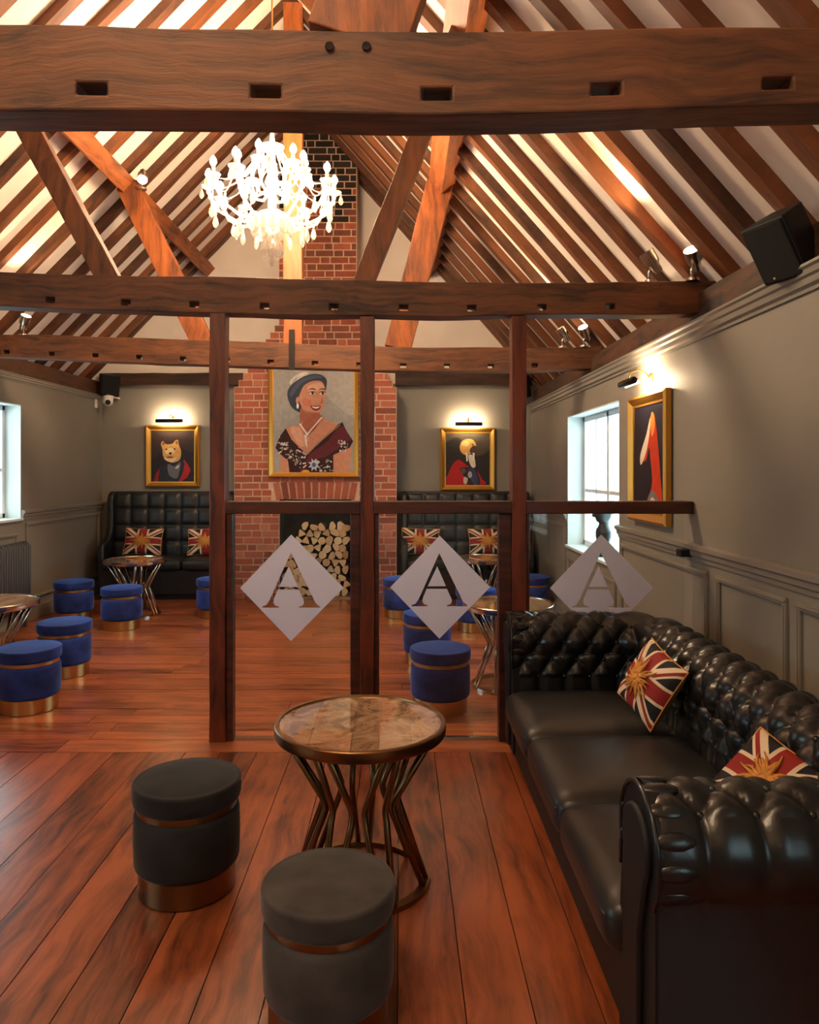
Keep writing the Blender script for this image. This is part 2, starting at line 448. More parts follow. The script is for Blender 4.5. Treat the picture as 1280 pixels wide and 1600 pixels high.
# cornices, dado rails, panel mouldings, skirtings
def run_profile(prof, y0, y1, xw, sgn):
    """prof: (outward, z) points; run along Y on a side wall, sgn -1 for the right wall"""
    return MB().prism([(xw + sgn*o, z) for (o, z) in prof], y0, y1)
corn = [(0, -.10), (.012, -.10), (.014, -.085), (.03, -.075), (.034, -.05), (.046, -.042), (.05, -.02), (.062, -.012), (.062, 0), (0, 0)]
run_profile([(o, ZR + z) for o, z in corn], YF, YB, XR, -1).build('cornice', M['greytrim'], wall_right, smooth=True, auto=35)
run_profile([(o*.7, ZL + z*.7) for o, z in corn], YF, YB, XL, 1).build('cornice', M['greytrim'], wall_left, smooth=True, auto=35)
dado = [(0, -.075), (.010, -.075), (.012, -.055), (.024, -.045), (.026, -.02), (.04, -.01), (.04, .012), (.024, .02), (0, .022)]
for (a, b) in ((.1, 5.63), (7.37, YB), (YF, -1.7)):
    run_profile([(o, 1.115 + z) for o, z in dado], a, b, XR, -1).build('dado_rail', M['greytrim'], wall_right, smooth=True, auto=35)
for (a, b) in ((7.40, YB), (2.4, 5.6), (YF, .4)):
    run_profile([(o, 1.13 + z) for o, z in dado], a, b, XL, 1).build('dado_rail', M['greytrim'], wall_left, smooth=True, auto=35)
def panel(xw, sgn, y0, y1, z0, z1, wall):
    wd, th = .032, .016
    mb = MB()
    for (a, b, c, d) in ((y0, y1, z1-wd, z1), (y0, y1, z0, z0+wd), (y0, y0+wd, z0+wd, z1-wd), (y1-wd, y1, z0+wd, z1-wd)):
        x0, x1 = sorted((xw, xw + sgn*th)); mb.box(x0, x1, a, b, c, d)
        x0, x1 = sorted((xw, xw + sgn*(th+.006)))
        mb.box(x0, x1, a + (b-a)*.3 if b-a < .1 else a, b - (b-a)*.3 if b-a < .1 else b, c + (d-c)*.3 if d-c < .1 else c, d - (d-c)*.3 if d-c < .1 else d)
    mb.build('panel_moulding', M['greytrim'], wall, bevel=.004)
for (a, b) in ((4.0, 5.56), (3.18, 3.88), (2.40, 3.10), (1.62, 2.32), (.84, 1.54), (.2, .76)):
    panel(XR, -1, a, b, .22, 1.0, wall_right)
panel(XR, -1, 5.70, 7.30, .22, .70, wall_right); panel(XR, -1, 7.45, 9.3, .22, 1.0, wall_right)
panel(XL, 1, 7.48, 9.3, .22, 1.02, wall_left); panel(XL, 1, 5.68, 7.32, .22, .93, wall_left)
for (a, b) in ((2.5, 3.5), (3.6, 4.5), (4.6, 5.5)): panel(XL, 1, a, b, .22, 1.02, wall_left)
MB().box(XR-.018, XR, YF, YB, 0, .14).build('baseboard_right', M['greytrim'], bevel=.005, kind='structure')
MB().box(XL, XL+.018, YF, YB, 0, .14).build('baseboard_left', M['greytrim'], bevel=.005, kind='structure')

# ---- windows
def window(name, xin, sgn, y0, y1, z0, z1):
    """sgn +1: the outside lies towards +X. Lining, frame, glazing bars, panes, sill"""
    root = empty(name, (xin, (y0+y1)/2, z0), kind='structure')
    xo = xin + sgn*.185
    X = lambda a, b: tuple(sorted((xin + sgn*a, xin + sgn*b)))
    lin = MB(); a, b = X(-.001, .218); t = .012
    lin.box(a, b, y0, y0+t, z0, z1); lin.box(a, b, y1-t, y1, z0, z1); lin.box(a, b, y0, y1, z1-t, z1)
    lin.build('reveal_lining', M['reveal'], root, rel=True)
    a, b = X(-.03, .20); MB().box(a, b, y0-.03 if False else y0, y1, z0-.004, z0+.022).build('sill', M['reveal'], root, rel=True, bevel=.005)
    a, b = X(.155, .205); fw = .05
    fr = MB(); fr.box(a, b, y0+t, y0+t+fw, z0+.02, z1-t); fr.box(a, b, y1-t-fw, y1-t, z0+.02, z1-t)
    fr.box(a, b, y0+t, y1-t, z1-t-fw, z1-t); fr.box(a, b, y0+t, y1-t, z0+.022, z0+.022+fw)
    ym = (y0+y1)/2; fr.box(a, b, ym-.03, ym+.03, z0+.02, z1-t)
    fr.build('window_frame', M['sash'], root, rel=True, bevel=.004)
    zl, zh = z0+.072, z1-t-fw
    zm = zl + (zh-zl)*.42
    for (p, q) in ((y0+t+fw, ym-.03), (ym+.03, y1-t-fw)):
        a, b = X(.165, .195)
        MB().box(a, b, p, q, zm-.016, zm+.016).build('glazing_bar', M['sash'], root, rel=True)
        yc = (p+q)/2
        MB().box(a, b, yc-.013, yc+.013, zl, zh).build('glazing_bar', M['sash'], root, rel=True)
        a, b = X(.178, .183)
        for (r, s) in ((p, yc-.013), (yc+.013, q)):
            for (u, v) in ((zl, zm-.016), (zm+.016, zh)):
                MB().box(a, b, r, s, u, v).build('pane', M['winglass'], root, rel=True)
    ry = -PI/2 if sgn < 0 else PI/2
    portal('daylight_portal', (xin + sgn*.235, (y0+y1)/2, (z0+z1)/2), (0, PI/2 if sgn > 0 else -PI/2, 0), z1-z0, y1-y0)
    return root
window('window_1', XL, -1, *HL[0]); window('window_2', XR, 1, *HR[0])
window('added_window_3', XL, -1, *HL[1]); window('added_window_4', XR, 1, *HR[1])  # both out of view, added so daylight fills the near half

# ---- roof: plaster slopes with every rafter, purlins
def slope(e, name, seed):
    d = Vector((RX-e[0], 0, RZ-e[1])).normalized()
    n = Vector((-d.z, 0, d.x)) if d.x > 0 else Vector((d.z, 0, -d.x))
    if n.z < 0: n = -n
    foot = Vector((e[0], 0, e[1])) - d*.32; top = Vector((RX, 0, RZ)) + d*.10
    o1 = n*.058; o2 = n*.14
    mb = MB(); pts = [foot+o1, top+o1, top+o2, foot+o2]
    mb.prism([(p.x, p.z) for p in pts], YF - WT, YB + WT)
    ce = mb.build(name, M['plaster'], kind='structure')
    rr = random.Random(seed)
    meshes = []
    for k in range(6):
        m = MB(); wdt = rr.uniform(.078, .10); dep = rr.uniform(.10, .125)
        c = n*(dep/2 - .006)
        m.bar(foot + c, top + c, wdt, dep, up=tuple(n), seg=14, jit=.0045, seed=seed*10+k)
        meshes.append(m.mesh('rafter', M['rafter']))
    y = YF + .1; k = 0
    while y < YB - .02:
        o = inst(meshes[k % 6], 'rafter', ce, (0, y + rr.uniform(-.02, .02), 0), (rr.uniform(-.0, .0), 0, 0))
        y += .372; k += 1
    inst(meshes[0], 'rafter', ce, (0, YB - .05, 0))
    return ce
ceil_r = slope(ER, 'ceiling', 5); ceil_l = slope(EL, 'ceiling', 6)
MB().bar((.375, YF, 4.13), (.375, YB, 4.13), .17, .17, up=(-.66, 0, .75), seg=30, jit=.005, seed=8).build('purlin', M['purlin'], ceil_r)
MB().bar((-2.47, YF, 4.13), (-2.47, YB, 4.13), .15, .15, up=(.66, 0, .75), seg=30, jit=.005, seed=9).build('purlin', M['purlin'], ceil_l)

# ---- roof trusses
def beam_mesh(x0, x1, y0, y1, zb, zt, slots, slot_z, sw, sh, seed):
    """zb, zt: functions of x for the lower and upper edge; slots: centres in x of the mortices cut right through"""
    xs = set([x0, x1]); n = int((x1-x0)/.12)
    for i in range(n+1): xs.add(x0 + (x1-x0)*i/n)
    xs = [q for q in xs if all(abs(q-s) > sw/2+.01 for s in slots)]
    for s in slots: xs += [s-sw/2, s+sw/2]
    xs = sorted(xs)
    mb = MB(); vs = []; idx = {}
    def wob(q, k): return noise.noise(Vector((q*2.1, k*3.7+seed, seed*1.3)))*.012
    rows = 4
    for i, q in enumerate(xs):
        b = zb(q) + wob(q, 0); t = zt(q) + wob(q, 1)
        s0 = zb(q) + slot_z; s1 = s0 + sh
        for j, z in enumerate((b, s0, s1, t)):
            for k, yy in enumerate((y0, y1)):
                yo = (.006*noise.noise(Vector((q*3, j*2.0, k*5+seed))) if j in (0, 3) else 0)
                idx[i, j, k] = len(vs); vs.append((q, yy + yo, z))
    fs = []
    for i in range(len(xs)-1):
        mid = (xs[i]+xs[i+1])/2; hole = any(abs(mid-s) < sw/2 for s in slots)
        for j in range(3):
            if hole and j == 1: continue
            fs.append((idx[i,j,0], idx[i+1,j,0], idx[i+1,j+1,0], idx[i,j+1,0]))
            fs.append((idx[i,j,1], idx[i,j+1,1], idx[i+1,j+1,1], idx[i+1,j,1]))
        for j in ((0, 3) + ((1, 2) if hole else ())):
            fs.append((idx[i,j,0], idx[i,j,1], idx[i+1,j,1], idx[i+1,j,0]))
        if hole:
            for ii in (i, i+1): fs.append((idx[ii,1,0], idx[ii,1,1], idx[ii,2,1], idx[ii,2,0]))
    for ii in (0, len(xs)-1):
        for j in range(3): fs.append((idx[ii,j,0], idx[ii,j,1], idx[ii,j+1,1], idx[ii,j+1,0]))
    mb.add(vs, fs); return mb
def lerp_fn(pts):
    def f(x):
        for (a, za), (b, zb) in zip(pts, pts[1:]):
            if x <= b or (b, zb) == pts[-1]: return za + (zb-za)*(x-a)/(b-a)
    return f
def truss(Y, th, zb, zt, slots, slot_z, sw, sh, seed, label, struts, group):
    r = empty('roof_truss', (RX, Y, 0), label=label, cat='roof truss', group=group)
    m = beam_mesh(-3.90, 1.80, Y - th/2, Y + th/2, zb, zt, slots, slot_z, sw, sh, seed)
    m.build('tie_beam', M['beam'], r, rel=True, bevel=.006)
    for k, (a, b, wd, dp) in enumerate(struts):
        MB().bar((a[0], Y, a[1]), (b[0], Y, b[1]), dp, wd, up=(1, 0, .3), seg=8, jit=.004, seed=seed+k).build('strut', M['strut'] if wd > .13 else M['post2'], r, rel=True, bevel=.005)
    return r
M['post2'] = wood('dark_oak_strut', S(48, 26, 14), S(140, 80, 40), (18, 18, 1.6), rough=.6, rnd=.2, bump=.3)
G = 'roof trusses across the room'
zb1 = lerp_fn([(-3.9, 2.52), (-1.1, 2.472), (.1, 2.452), (1.07, 2.485), (1.8, 2.50)])
zt1 = lerp_fn([(-3.9, 2.71), (-1.1, 2.69), (.1, 2.665), (1.07, 2.68), (1.8, 2.69)])
t1 = truss(1.935, .125, zb1, zt1, [-1.655, -1.22, -.785, -.342, .094, .526, .962, 1.40], .040, .078, .031, 11,
      'nearest roof truss, its thick oak tie beam crossing the top of the picture',
      [((-1.95, 2.66), (-2.46, 4.1), .24, .10), ((-.115, 2.66), (.36, 4.1), .26, .10)], G)
M['knot'] = mat('dark_end_grain_knot', S(84, 54, 34), .8, var=.35, vscale=30, bump=.4, bscale=60)
for px_ in (-.179, -.085):
    MB().lathe([(.012, 0), (.011, .004), (1e-6, .003)], 14).xf(Matrix.Translation((px_, 1.8715, 2.628)) @ Matrix.Rotation(PI/2, 4, 'X')).build('peg', M['gap'], t1, rel=True)
zb2 = lerp_fn([(-3.9, 2.52), (-2.3, 2.482), (-1.05, 2.442), (.27, 2.424), (1.7, 2.442), (1.8, 2.445)])
zt2 = lerp_fn([(-3.9, 2.71), (-2.3, 2.682), (-1.05, 2.65), (.27, 2.622), (1.7, 2.626), (1.8, 2.63)])
t2 = truss(4.25, .13, zb2, zt2, [-2.37, -1.99, -1.56, -1.17, -.77, -.375, .022, .41, .81, 1.2], .030, .052, .034, 12,
      'middle roof truss, tie beam resting on the tops of the partition posts',
      [((-1.66, 2.62), (-2.46, 4.12), .125, .10), ((-.22, 2.6), (.36, 4.1), .115, .10)], G)
zb3 = lerp_fn([(-3.9, 2.57), (-3.5, 2.555), (-1.65, 2.482), (0, 2.432), (1.0, 2.428), (1.62, 2.45), (1.8, 2.455)])
zt3 = lerp_fn([(-3.9, 2.775), (-3.5, 2.76), (-1.65, 2.705), (0, 2.65), (1.0, 2.642), (1.62, 2.645), (1.8, 2.65)])
t3 = truss(6.61, .14, zb3, zt3, [-3.5, -3.1, -2.71, -2.32, -1.93, -1.54, -1.15, -.755, -.36, .03, .42, .81, 1.2], .030, .055, .036, 13,
      'farthest roof truss with a king post, crossing in front of the brick chimney',
      [((-1.76, 2.68), (-2.44, 4.1), .19, .11), ((-.02, 2.64), (.36, 4.12), .24, .11)], G)
MB().bar((-.955, 6.61, 2.66), (-.955, 6.61, 5.72), .165, .12, up=(0, 1, 0), seg=10, jit=.004, seed=21).build('king_post', M['strut'], t3, rel=True, bevel=.005)
MB().box(-.985, -.935, 6.528, 6.54, 2.44, 2.80).build('iron_strap', M['gunmetal'], t3, rel=True)

# ---- chimney breast with every brick
CY = 8.88
YC = YB - .002
chim = empty('chimney_breast', (-1.02, 9.15, 0), label='red brick chimney breast with an arched log recess, rising to the ridge', cat='chimney')
core = MB(); CH = .0825
core.box(-2.0, -1.455, CY, YC, 0, 1.2); core.box(-.585, -.04, CY, YC, 0, 1.2); core.box(-2.0, -.04, CY, YC, 1.2, 31*CH)
def span(k):
    if k < 31: return (-2.0, -.04)
    s = min((k-30)*.054, .54); return (-2.0 + s, -.04 - s*.89)
for k in range(31, 70):
    a, b = span(k); core.box(a, b, CY, YC, k*CH, (k+1)*CH)
core.build('core', M['mortar'], chim, rel=True)
MB().box(-1.455, -.585, 9.30, 9.34, 0, 1.25).build('recess_back', M['soot'], chim, rel=True)
lin = MB(); lin.box(-1.457, -1.445, CY+.03, 9.3, 0, 1.2); lin.box(-.595, -.583, CY+.03, 9.3, 0, 1.2); lin.box(-1.455, -.585, CY+.03, 9.3, 1.18, 1.202)
lin.build('recess_lining', M['soot'], chim, rel=True)
bm_ = MB(); bm_.box(-.5, .5, -.010, .02, -.0345, .0345)
brick_me = bm_.mesh('brick', M['brick'])
brick_soot = MB().box(-.5, .5, -.010, .02, -.0345, .0345).mesh('brick', M['sootbrick'])
cand = []; rk = random.Random(5)
for k in range(0, 70):
    a, b = span(k); z = (k+.5)*CH; x = a; i = k
    first = True
    while x < b - .02:
        L_ = (.225 if i % 2 else .112) * rk.uniform(.94, 1.06)
        if first and k % 3 == 1: L_ *= .75
        first = False; i += 1
        x1 = min(x + L_, b)
        if b - x1 < .05: x1 = b
        cand.append((x, x1, z, k)); x = x1
stuff = MB(); nb = 0
for (x0, x1, z, k) in cand:
    segs = [(x0, x1)]
    if z < 1.19: segs = [(x0, min(x1, -1.455)), (max(x0, -.585), x1)]
    elif z < 1.41:                                     # the arch takes this band between its springers
        segs = [(x0, min(x1, -1.545)), (max(x0, -.495), x1)]
    for (p, q) in segs:
        if q - p < .035: continue
        if 1.62 < z < 2.60 and p > -1.46 and q < -.60: continue      # behind the big portrait
        if 3.1 < z < 3.3 and False: continue
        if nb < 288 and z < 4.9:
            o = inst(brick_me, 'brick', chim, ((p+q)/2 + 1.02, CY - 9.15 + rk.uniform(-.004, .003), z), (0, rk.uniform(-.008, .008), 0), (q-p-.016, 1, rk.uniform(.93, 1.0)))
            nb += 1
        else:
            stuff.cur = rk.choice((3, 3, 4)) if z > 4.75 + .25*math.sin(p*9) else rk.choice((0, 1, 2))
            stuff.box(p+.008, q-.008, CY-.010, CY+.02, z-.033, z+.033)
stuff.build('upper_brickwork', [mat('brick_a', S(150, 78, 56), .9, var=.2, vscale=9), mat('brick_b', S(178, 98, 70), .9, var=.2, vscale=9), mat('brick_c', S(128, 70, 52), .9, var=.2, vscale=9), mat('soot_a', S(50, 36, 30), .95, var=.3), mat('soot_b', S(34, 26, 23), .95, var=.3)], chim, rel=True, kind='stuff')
nv = 11
for i in range(nv):                                    # soldier arch
    u = (i+.5)/nv*2 - 1; cx = -1.02 + u*.5; an = u*.22
    zc = 1.295 + .02*(1-u*u)
    inst(brick_me, 'arch_brick', chim, (cx + 1.02, CY - 9.15 - .002, zc), (0, PI/2 + an, 0), (.205, 1.1, 1.0))
MB().box(-1.50, -.54, CY-.05, CY+.45, -.012, .018).build('hearth_slab', M['hearth'], chim, rel=True, bevel=.004)

# ---- glazed partition
PY = 4.19
part = empty('glazed_partition', (0.3, 4.24, 0), label='timber and glass partition of three posts, a mid rail and frosted panes', cat='partition')
def pbox(name, x0, x1, z0, z1, m, y0=PY, y1=4.29, bevel=.005): return MB().box(x0, x1, y0, y1, z0, z1).build(name, m, part, rel=True, bevel=bevel)
posts = [(-1.086, -.995), (-.226, -.146), (.638, .7215)]
for (a, b), zt in zip(posts, (2.452, 2.428, 2.43)):
    MB().bar(((a+b)/2, 4.24, .0), ((a+b)/2, 4.24, zt), b-a, .10, up=(0, 1, 0), seg=14, jit=.0025, seed=int(a*100)).build('post', M['post'], part, rel=True, bevel=.004)
for (a, b) in ((-.995, -.226), (-.146, .638), (.7215, 1.672)):
    pbox('mid_rail', a, b, 1.302, 1.374, M['rail'])
for (a, b) in ((-.995, -.955), (-.284, -.226), (-.146, -.120), (.564, .638), (.7215, .742)):
    pbox('jamb', a, b, 0.0, 1.302, M['rail'], 4.205, 4.275)
panes = []
for (a, b) in ((-.955, -.284), (-.120, .564), (.742, 1.635)):
    pbox('glass_channel', a, b, 0, .018, M['steel'], 4.225, 4.255, 0)
    g = pbox('pane', a, b, .018, 1.302, M['glass'], 4.236, 4.244, 0); panes.append(g)
pbox('glass_clamp', 1.605, 1.668, 1.055, 1.095, M['black'], 4.20, 4.28)
# frosted diamonds with the letter A left clear
def film_mesh():
    cu = bpy.data.curves.new('film', 'CURVE'); cu.dimensions = '2D'; cu.fill_mode = 'BOTH'; cu.extrude = .0004
    s = .003643/4.571; cx, cy = 530, 722
    A = [(527,468),(690,800),(705,832),(738,858),(738,866),(585,866),(585,858),(612,850),(622,830),(618,808),(584,735),(433,735),(405,800),(400,830),(412,850),(440,858),(440,866),(320,866),(320,858),(350,846),(372,815)]
    T = [(512,566),(441,716),(577,716)]
    D = [(160,724),(530,338),(908,722),(528,1108)]
    for poly in (D, A, T):
        sp = cu.splines.new('POLY'); sp.points.add(len(poly)-1)
        for p, q in zip(sp.points, poly): p.co = ((q[0]-cx)*s, -(q[1]-cy)*s, 0, 1)
        sp.use_cyclic_u = True
    o = bpy.data.objects.new('film_curve', cu); col.objects.link(o)
    me = bpy.data.meshes.new_from_object(o.evaluated_get(bpy.context.evaluated_depsgraph_get()))
    bpy.data.objects.remove(o); me.materials.clear(); me.materials.append(M['film'])
    return me
bpy.context.view_layer.update()
fme = film_mesh()
for g, (px, py, k) in zip(panes, ((455.5, 918, 1.0), (687, 917, .965), (939, 918, 1.0))):
    o = inst(fme, 'frosted_diamond', g, ((px-625)*.003688 - .3, 4.2345 - 4.24, 1.55 - (py-735)*.003688), (PI/2, 0, 0), (k, k, 1))
    o['label'] = 'frosted diamond with a clear letter A'

# ================================================================ FURNITURE
# ---- chesterfield sofa
SX0, SX1 = .60, 1.25          # seat front line, inner face of the back
SYN, SYF = 1.95, 3.90         # inner faces of the near and far arm
sofa = empty('chesterfield_sofa', (1.0, 2.92, 0), label='long black leather chesterfield sofa with buttoned back along the grey wall', cat='sofa')
def sofa_path():
    r = .09; pts = []      # (x, y, nx, ny) with outward normals
    def seg(a, b, n, k):
        for i in range(k): t = i/k; pts.append((a[0]+(b[0]-a[0])*t, a[1]+(b[1]-a[1])*t, n[0], n[1]))
    def arc(cx, cy, a0, a1, k):
        for i in range(k):
            a = a0+(a1-a0)*i/k; pts.append((cx+r*math.cos(a), cy+r*math.sin(a), math.cos(a), math.sin(a)))
    seg((SX0, SYF), (SX1-r, SYF), (0, 1), 50); arc(SX1-r, SYF-r, PI/2, 0, 20)
    seg((SX1, SYF-r), (SX1, SYN+r), (1, 0), 160); arc(SX1-r, SYN+r, 0, -PI/2, 20)
    seg((SX1-r, SYN), (SX0, SYN), (0, -1), 50); pts.append((SX0, SYN, 0, -1))
    return pts
prof = [(-.02, .30), (-.012, .40), (0, .50), (.006, .56)]
cx_, cz_, cr_ = .125, .628, .122
for i in range(0, 25):
    a = math.radians(205 - i*(205+38)/24); prof.append((cx_ + cr_*math.cos(a), cz_ + cr_*math.sin(a)))
prof += [(.217, .525), (.216, .40), (.216, .25), (.216, .06)]
def resample(pr, step):
    out = []; acc = [0]
    for p, q in zip(pr, pr[1:]): acc.append(acc[-1] + math.dist(p, q))
    n = int(acc[-1]/step); j = 0
    for i in range(n+1):
        s = acc[-1]*i/n
        while j < len(acc)-2 and acc[j+1] < s: j += 1
        t = (s-acc[j])/(acc[j+1]-acc[j]); p, q = pr[j], pr[j+1]
        out.append((p[0]+(q[0]-p[0])*t, p[1]+(q[1]-p[1])*t, s))
    return out
pr = resample(prof, .0095)
path = sofa_path()
sacc = [0]
for p, q in zip(path, path[1:]): sacc.append(sacc[-1] + math.dist(p[:2], q[:2]))
BA, BB, T0 = .068, .088, .165     # half spacing along, row spacing up, arc length of the lowest row
TEND = T0 + 5*BB                  # last row, at the back of the roll
buttons = []
def puff(s, t):
    if t > TEND:                   # pleats running down behind the roll
        c = abs(math.sin(PI*(s/BA)/2 + PI/2))
        k = max(0, 1-(t-TEND)/.26); return .024*(1 - k) + .024*k*min(1, c*1.25)**.55
    if t < T0:
        c = abs(math.sin(PI*(s/BA)/2)); return .022*min(1, c*1.25)**.55
    u = (s/BA + (t-T0)/BB)/2; v = (s/BA - (t-T0)/BB)/2
    a = abs(math.sin(PI*u)); b = abs(math.sin(PI*v))
    return .035*(a*b)**.42
def sofa_pt(i, j):
    x, y, nx, ny = path[i]; o, z, t = pr[j]
    o0, z0, _ = pr[max(j-1, 0)]; o1, z1, _ = pr[min(j+1, len(pr)-1)]
    do, dz = o1-o0, z1-z0; l = math.hypot(do, dz); no, nz = -dz/l, do/l     # inward/up side normal
    d = puff(sacc[i], t)
    return (o + no*d, z + nz*d, x, y, nx, ny)
mb = MB(); vs = []; fs = []; nj = len(pr)
for i in range(len(path)):
    for j in range(nj):
        o, z, x, y, nx, ny = sofa_pt(i, j); vs.append((x + nx*o, y + ny*o, z))
for i in range(len(path)-1):
    for j in range(nj-1): fs.append((i*nj+j, (i+1)*nj+j, (i+1)*nj+j+1, i*nj+j+1))
mb.add(vs, fs)
mb.build('buttoned_back_and_arms', M['leather'], sofa, smooth=True, rel=True)
btn = MB().ball((0, 0, 0), .011, 8).mesh('button', M['leather'], smooth=True)
for row in range(6):
    t = T0 + row*BB; j = min(range(nj), key=lambda q: abs(pr[q][2]-t))
    k = row % 2
    while k*BA < sacc[-1] - .02:
        s = k*BA; k += 2
        if s < .02: continue
        i = min(range(len(path)), key=lambda q: abs(sacc[q]-s))
        o, z, x, y, nx, ny = sofa_pt(i, j)
        inst(btn, 'button', sofa, (x+nx*o-1.0, y+ny*o-2.92, z))
# arm facings: padded scroll panels with piping
for (yy, ny) in ((SYF, 1), (SYN, -1)):
    pl = []
    for (a, b), (c, d), (e_, g_) in zip([prof[0]] + prof, prof, prof[1:] + [prof[-1]]):
        l = math.hypot(e_-a, g_-b); pl.append((c - (g_-b)/l*.022, d + (e_-a)/l*.022))
    pl += [(-.04, .06)]
    pl = [(yy + ny*o, z) for (o, z) in pl]
    MB().prism(pl, SX0-.006, SX0+.03, 'x').build('arm_facing', M['sideleather'], sofa, rel=True)
    pin = [(yy + ny*(.125 + (o-.125)*.80), .615 + (z-.615)*.80) for (o, z) in prof[3:29]] + [(yy + ny*.16, .42), (yy + ny*.15, .08), (yy + ny*.03, .08), (yy + ny*.03, .42)]
    MB().prism(pin, SX0-.022, SX0, 'x').build('scroll_panel', M['sideleather'], sofa, rel=True, bevel=.008, smooth=True, auto=50)
    MB().tube([(SX0-.008, a, b) for a, b in pl[2:-4]], .006, 6).build('piping', M['leather'], sofa, rel=True, smooth=True)
    # ruched border round the scroll
    for k in range(9):
        an = math.radians(195 - k*28)
        c = (SX0+.012, yy + ny*(cx_ + (cr_+.018)*math.cos(an)), cz_ + (cr_+.018)*math.sin(an))
        MB().ball((0, 0, 0), .02, 10, 2.6, 1.15, .62).xf(Matrix.Translation((c[0]+.024, c[1], c[2])) @ Matrix.Rotation((an-PI/2)*ny, 4, 'X')).build('pleat', M['leather'], sofa, rel=True, smooth=True)
# seat cushions and base
def cushion_mesh(x0, x1, y0, y1, z0, z1, e=.16, crown=.03, n=26):
    cx, cy, cz = (x0+x1)/2, (y0+y1)/2, (z0+z1)/2; hx, hy, hz = (x1-x0)/2, (y1-y0)/2, (z1-z0)/2
    mb = MB(); vs = []; fs = []
    def sp(v, p): return math.copysign(abs(v)**p, v)
    m = n*2
    for i in range(n+1):
        ph = -PI/2 + PI*i/n
        for k in range(m):
            th = 2*PI*k/m
            x = sp(math.cos(ph), .45)*sp(math.cos(th), e); y = sp(math.cos(ph), .45)*sp(math.sin(th), e); z = sp(math.sin(ph), .6)
            c = crown*(1-min(1, x*x))*(1-min(1, y*y)) if z > 0 else 0
            vs.append((cx+hx*x, cy+hy*y, cz+hz*z + c))
    for i in range(n):
        for k in range(m): fs.append((i*m+k, i*m+(k+1) % m, (i+1)*m+(k+1) % m, (i+1)*m+k))
    mb.add(vs, fs); return mb
for (a, b) in ((3.235, 3.885), (2.583, 3.233), (1.955, 2.581)):
    cu = cushion_mesh(.548, 1.265, a, b, .215, .415, crown=.022)
    c = cu.build('seat_cushion', M['seatleather'], sofa, rel=True, smooth=True)
    yy = [a+.03, b-.03]
    MB().tube([(.556, a+.04, .345), (.552, a+.1, .345), (.552, b-.1, .345), (.556, b-.04, .345)], .004, 6).build('piping', M['leather'], c, rel=False, smooth=True).location = (-1.0, -2.92, 0)
MB().box(.605, 1.42, 1.82, 4.03, .045, .235).build('base', M['sideleather'], sofa, rel=True, bevel=.01)
for (fx, fy) in ((.66, 1.84), (.66, 4.02), (1.38, 1.84), (1.38, 4.02)):
    MB().lathe([(.03, 0), (.036, .02), (.03, .05)], 16, (fx, fy, 0)).build('foot', M['gunmetal'], sofa, rel=True, smooth=True)

# ---- flag cushions
def cushion_parts(root):
    n = 30; H = .165; T = .078
    def surf(sg):
        def f(u, v):
            x, z = u*2-1, v*2-1
            k = max(0, (1-x*x)*(1-z*z))
            px = x*(1-.07*(1-z*z)*0 - .06*(1-abs(z)**2)); pz = z*(1-.06*(1-abs(x)**2))
            return (H*px, sg*(T*k**.42 + .004*0), H*pz)
        return f
    MB().grid(surf(-1), n, n).build('front_cover', M['flag'], root, smooth=True)
    MB().grid(surf(1), n, n).build('back_cover', M['goldback'], root, smooth=True)
    edge = []
    f = surf(-1)
    for t in range(4*n):
        k, i = divmod(t, n); q = i/n
        u, v = ((q, 0), (1, q), (1-q, 1), (0, 1-q))[k]; edge.append(f(u, v))
    MB().tube(edge, .0035, 6, closed=True).build('piping', M['goldthread'], root, smooth=True)
    lion = MB(); rl = random.Random(4)
    for ring, (cnt, r0, r1, w) in enumerate(((22, .025, .105, .010), (16, .015, .072, .012))):
        for i in range(cnt):
            a = 2*PI*(i + .5*ring)/cnt + rl.uniform(-.1, .1); L_ = r1*rl.uniform(.75, 1.1); tw = rl.uniform(-.3, .3)
            pts = []; rr = []
            for q in range(5):
                t = q/4; r = r0 + (L_-r0)*t; aa = a + tw*t*t
                x, z = r*math.cos(aa), r*math.sin(aa)
                k = max(0, (1-(x/H)**2)*(1-(z/H)**2))
                pts.append((x, -T*k**.42 - .004 - .005*math.sin(PI*t) - .004*ring, z)); rr.append(w*(1-.75*t))
            lion.tube(pts, rr, 5)
    lion.ball((0, -T-.008, 0), .026, 8, 1, .5, 1); lion.ball((0, -T-.016, -.008), .012, 8, 1.1, .8, .9)
    lion.ball((-.018, -T-.012, .02), .008, 6); lion.ball((.018, -T-.012, .02), .008, 6)
    lion.build('gold_embroidery', M['goldthread'], root, smooth=True)
def place(o, loc, n, roll, scale=(1, 1, 1)):
    """turn local -Y to n, local Z upwards, then roll about n"""
    n = Vector(n).normalized(); y = -n; z = Vector((0, 0, 1)); z = (z - y*z.dot(y)).normalized(); x = y.cross(z)
    R = Matrix((x, y, z)).transposed(); R = R @ Matrix.Rotation(roll, 3, 'Y')
    o.rotation_euler = R.to_euler(); o.location = loc; o.scale = scale
GC = 'flag cushions with gold embroidery'
c0 = empty('flag_cushion', label='flag cushion with gold embroidery standing on the far seat of the chesterfield', cat='cushion', group=GC)
cushion_parts(c0); place(c0, (1.11, 3.25, .61), (-.86, -.28, .42), math.radians(17), (.92, .95, .92))
def flag_cushion(label, loc, n, roll, sc_=(1, 1, 1)):
    o = copy_tree(c0); o['label'] = label; place(o, loc, n, roll, sc_); return o
flag_cushion('flag cushion peeking over the near arm of the chesterfield', (1.135, 2.26, .565), (-.52, -.50, .70), math.radians(24), (.92, .85, .92))

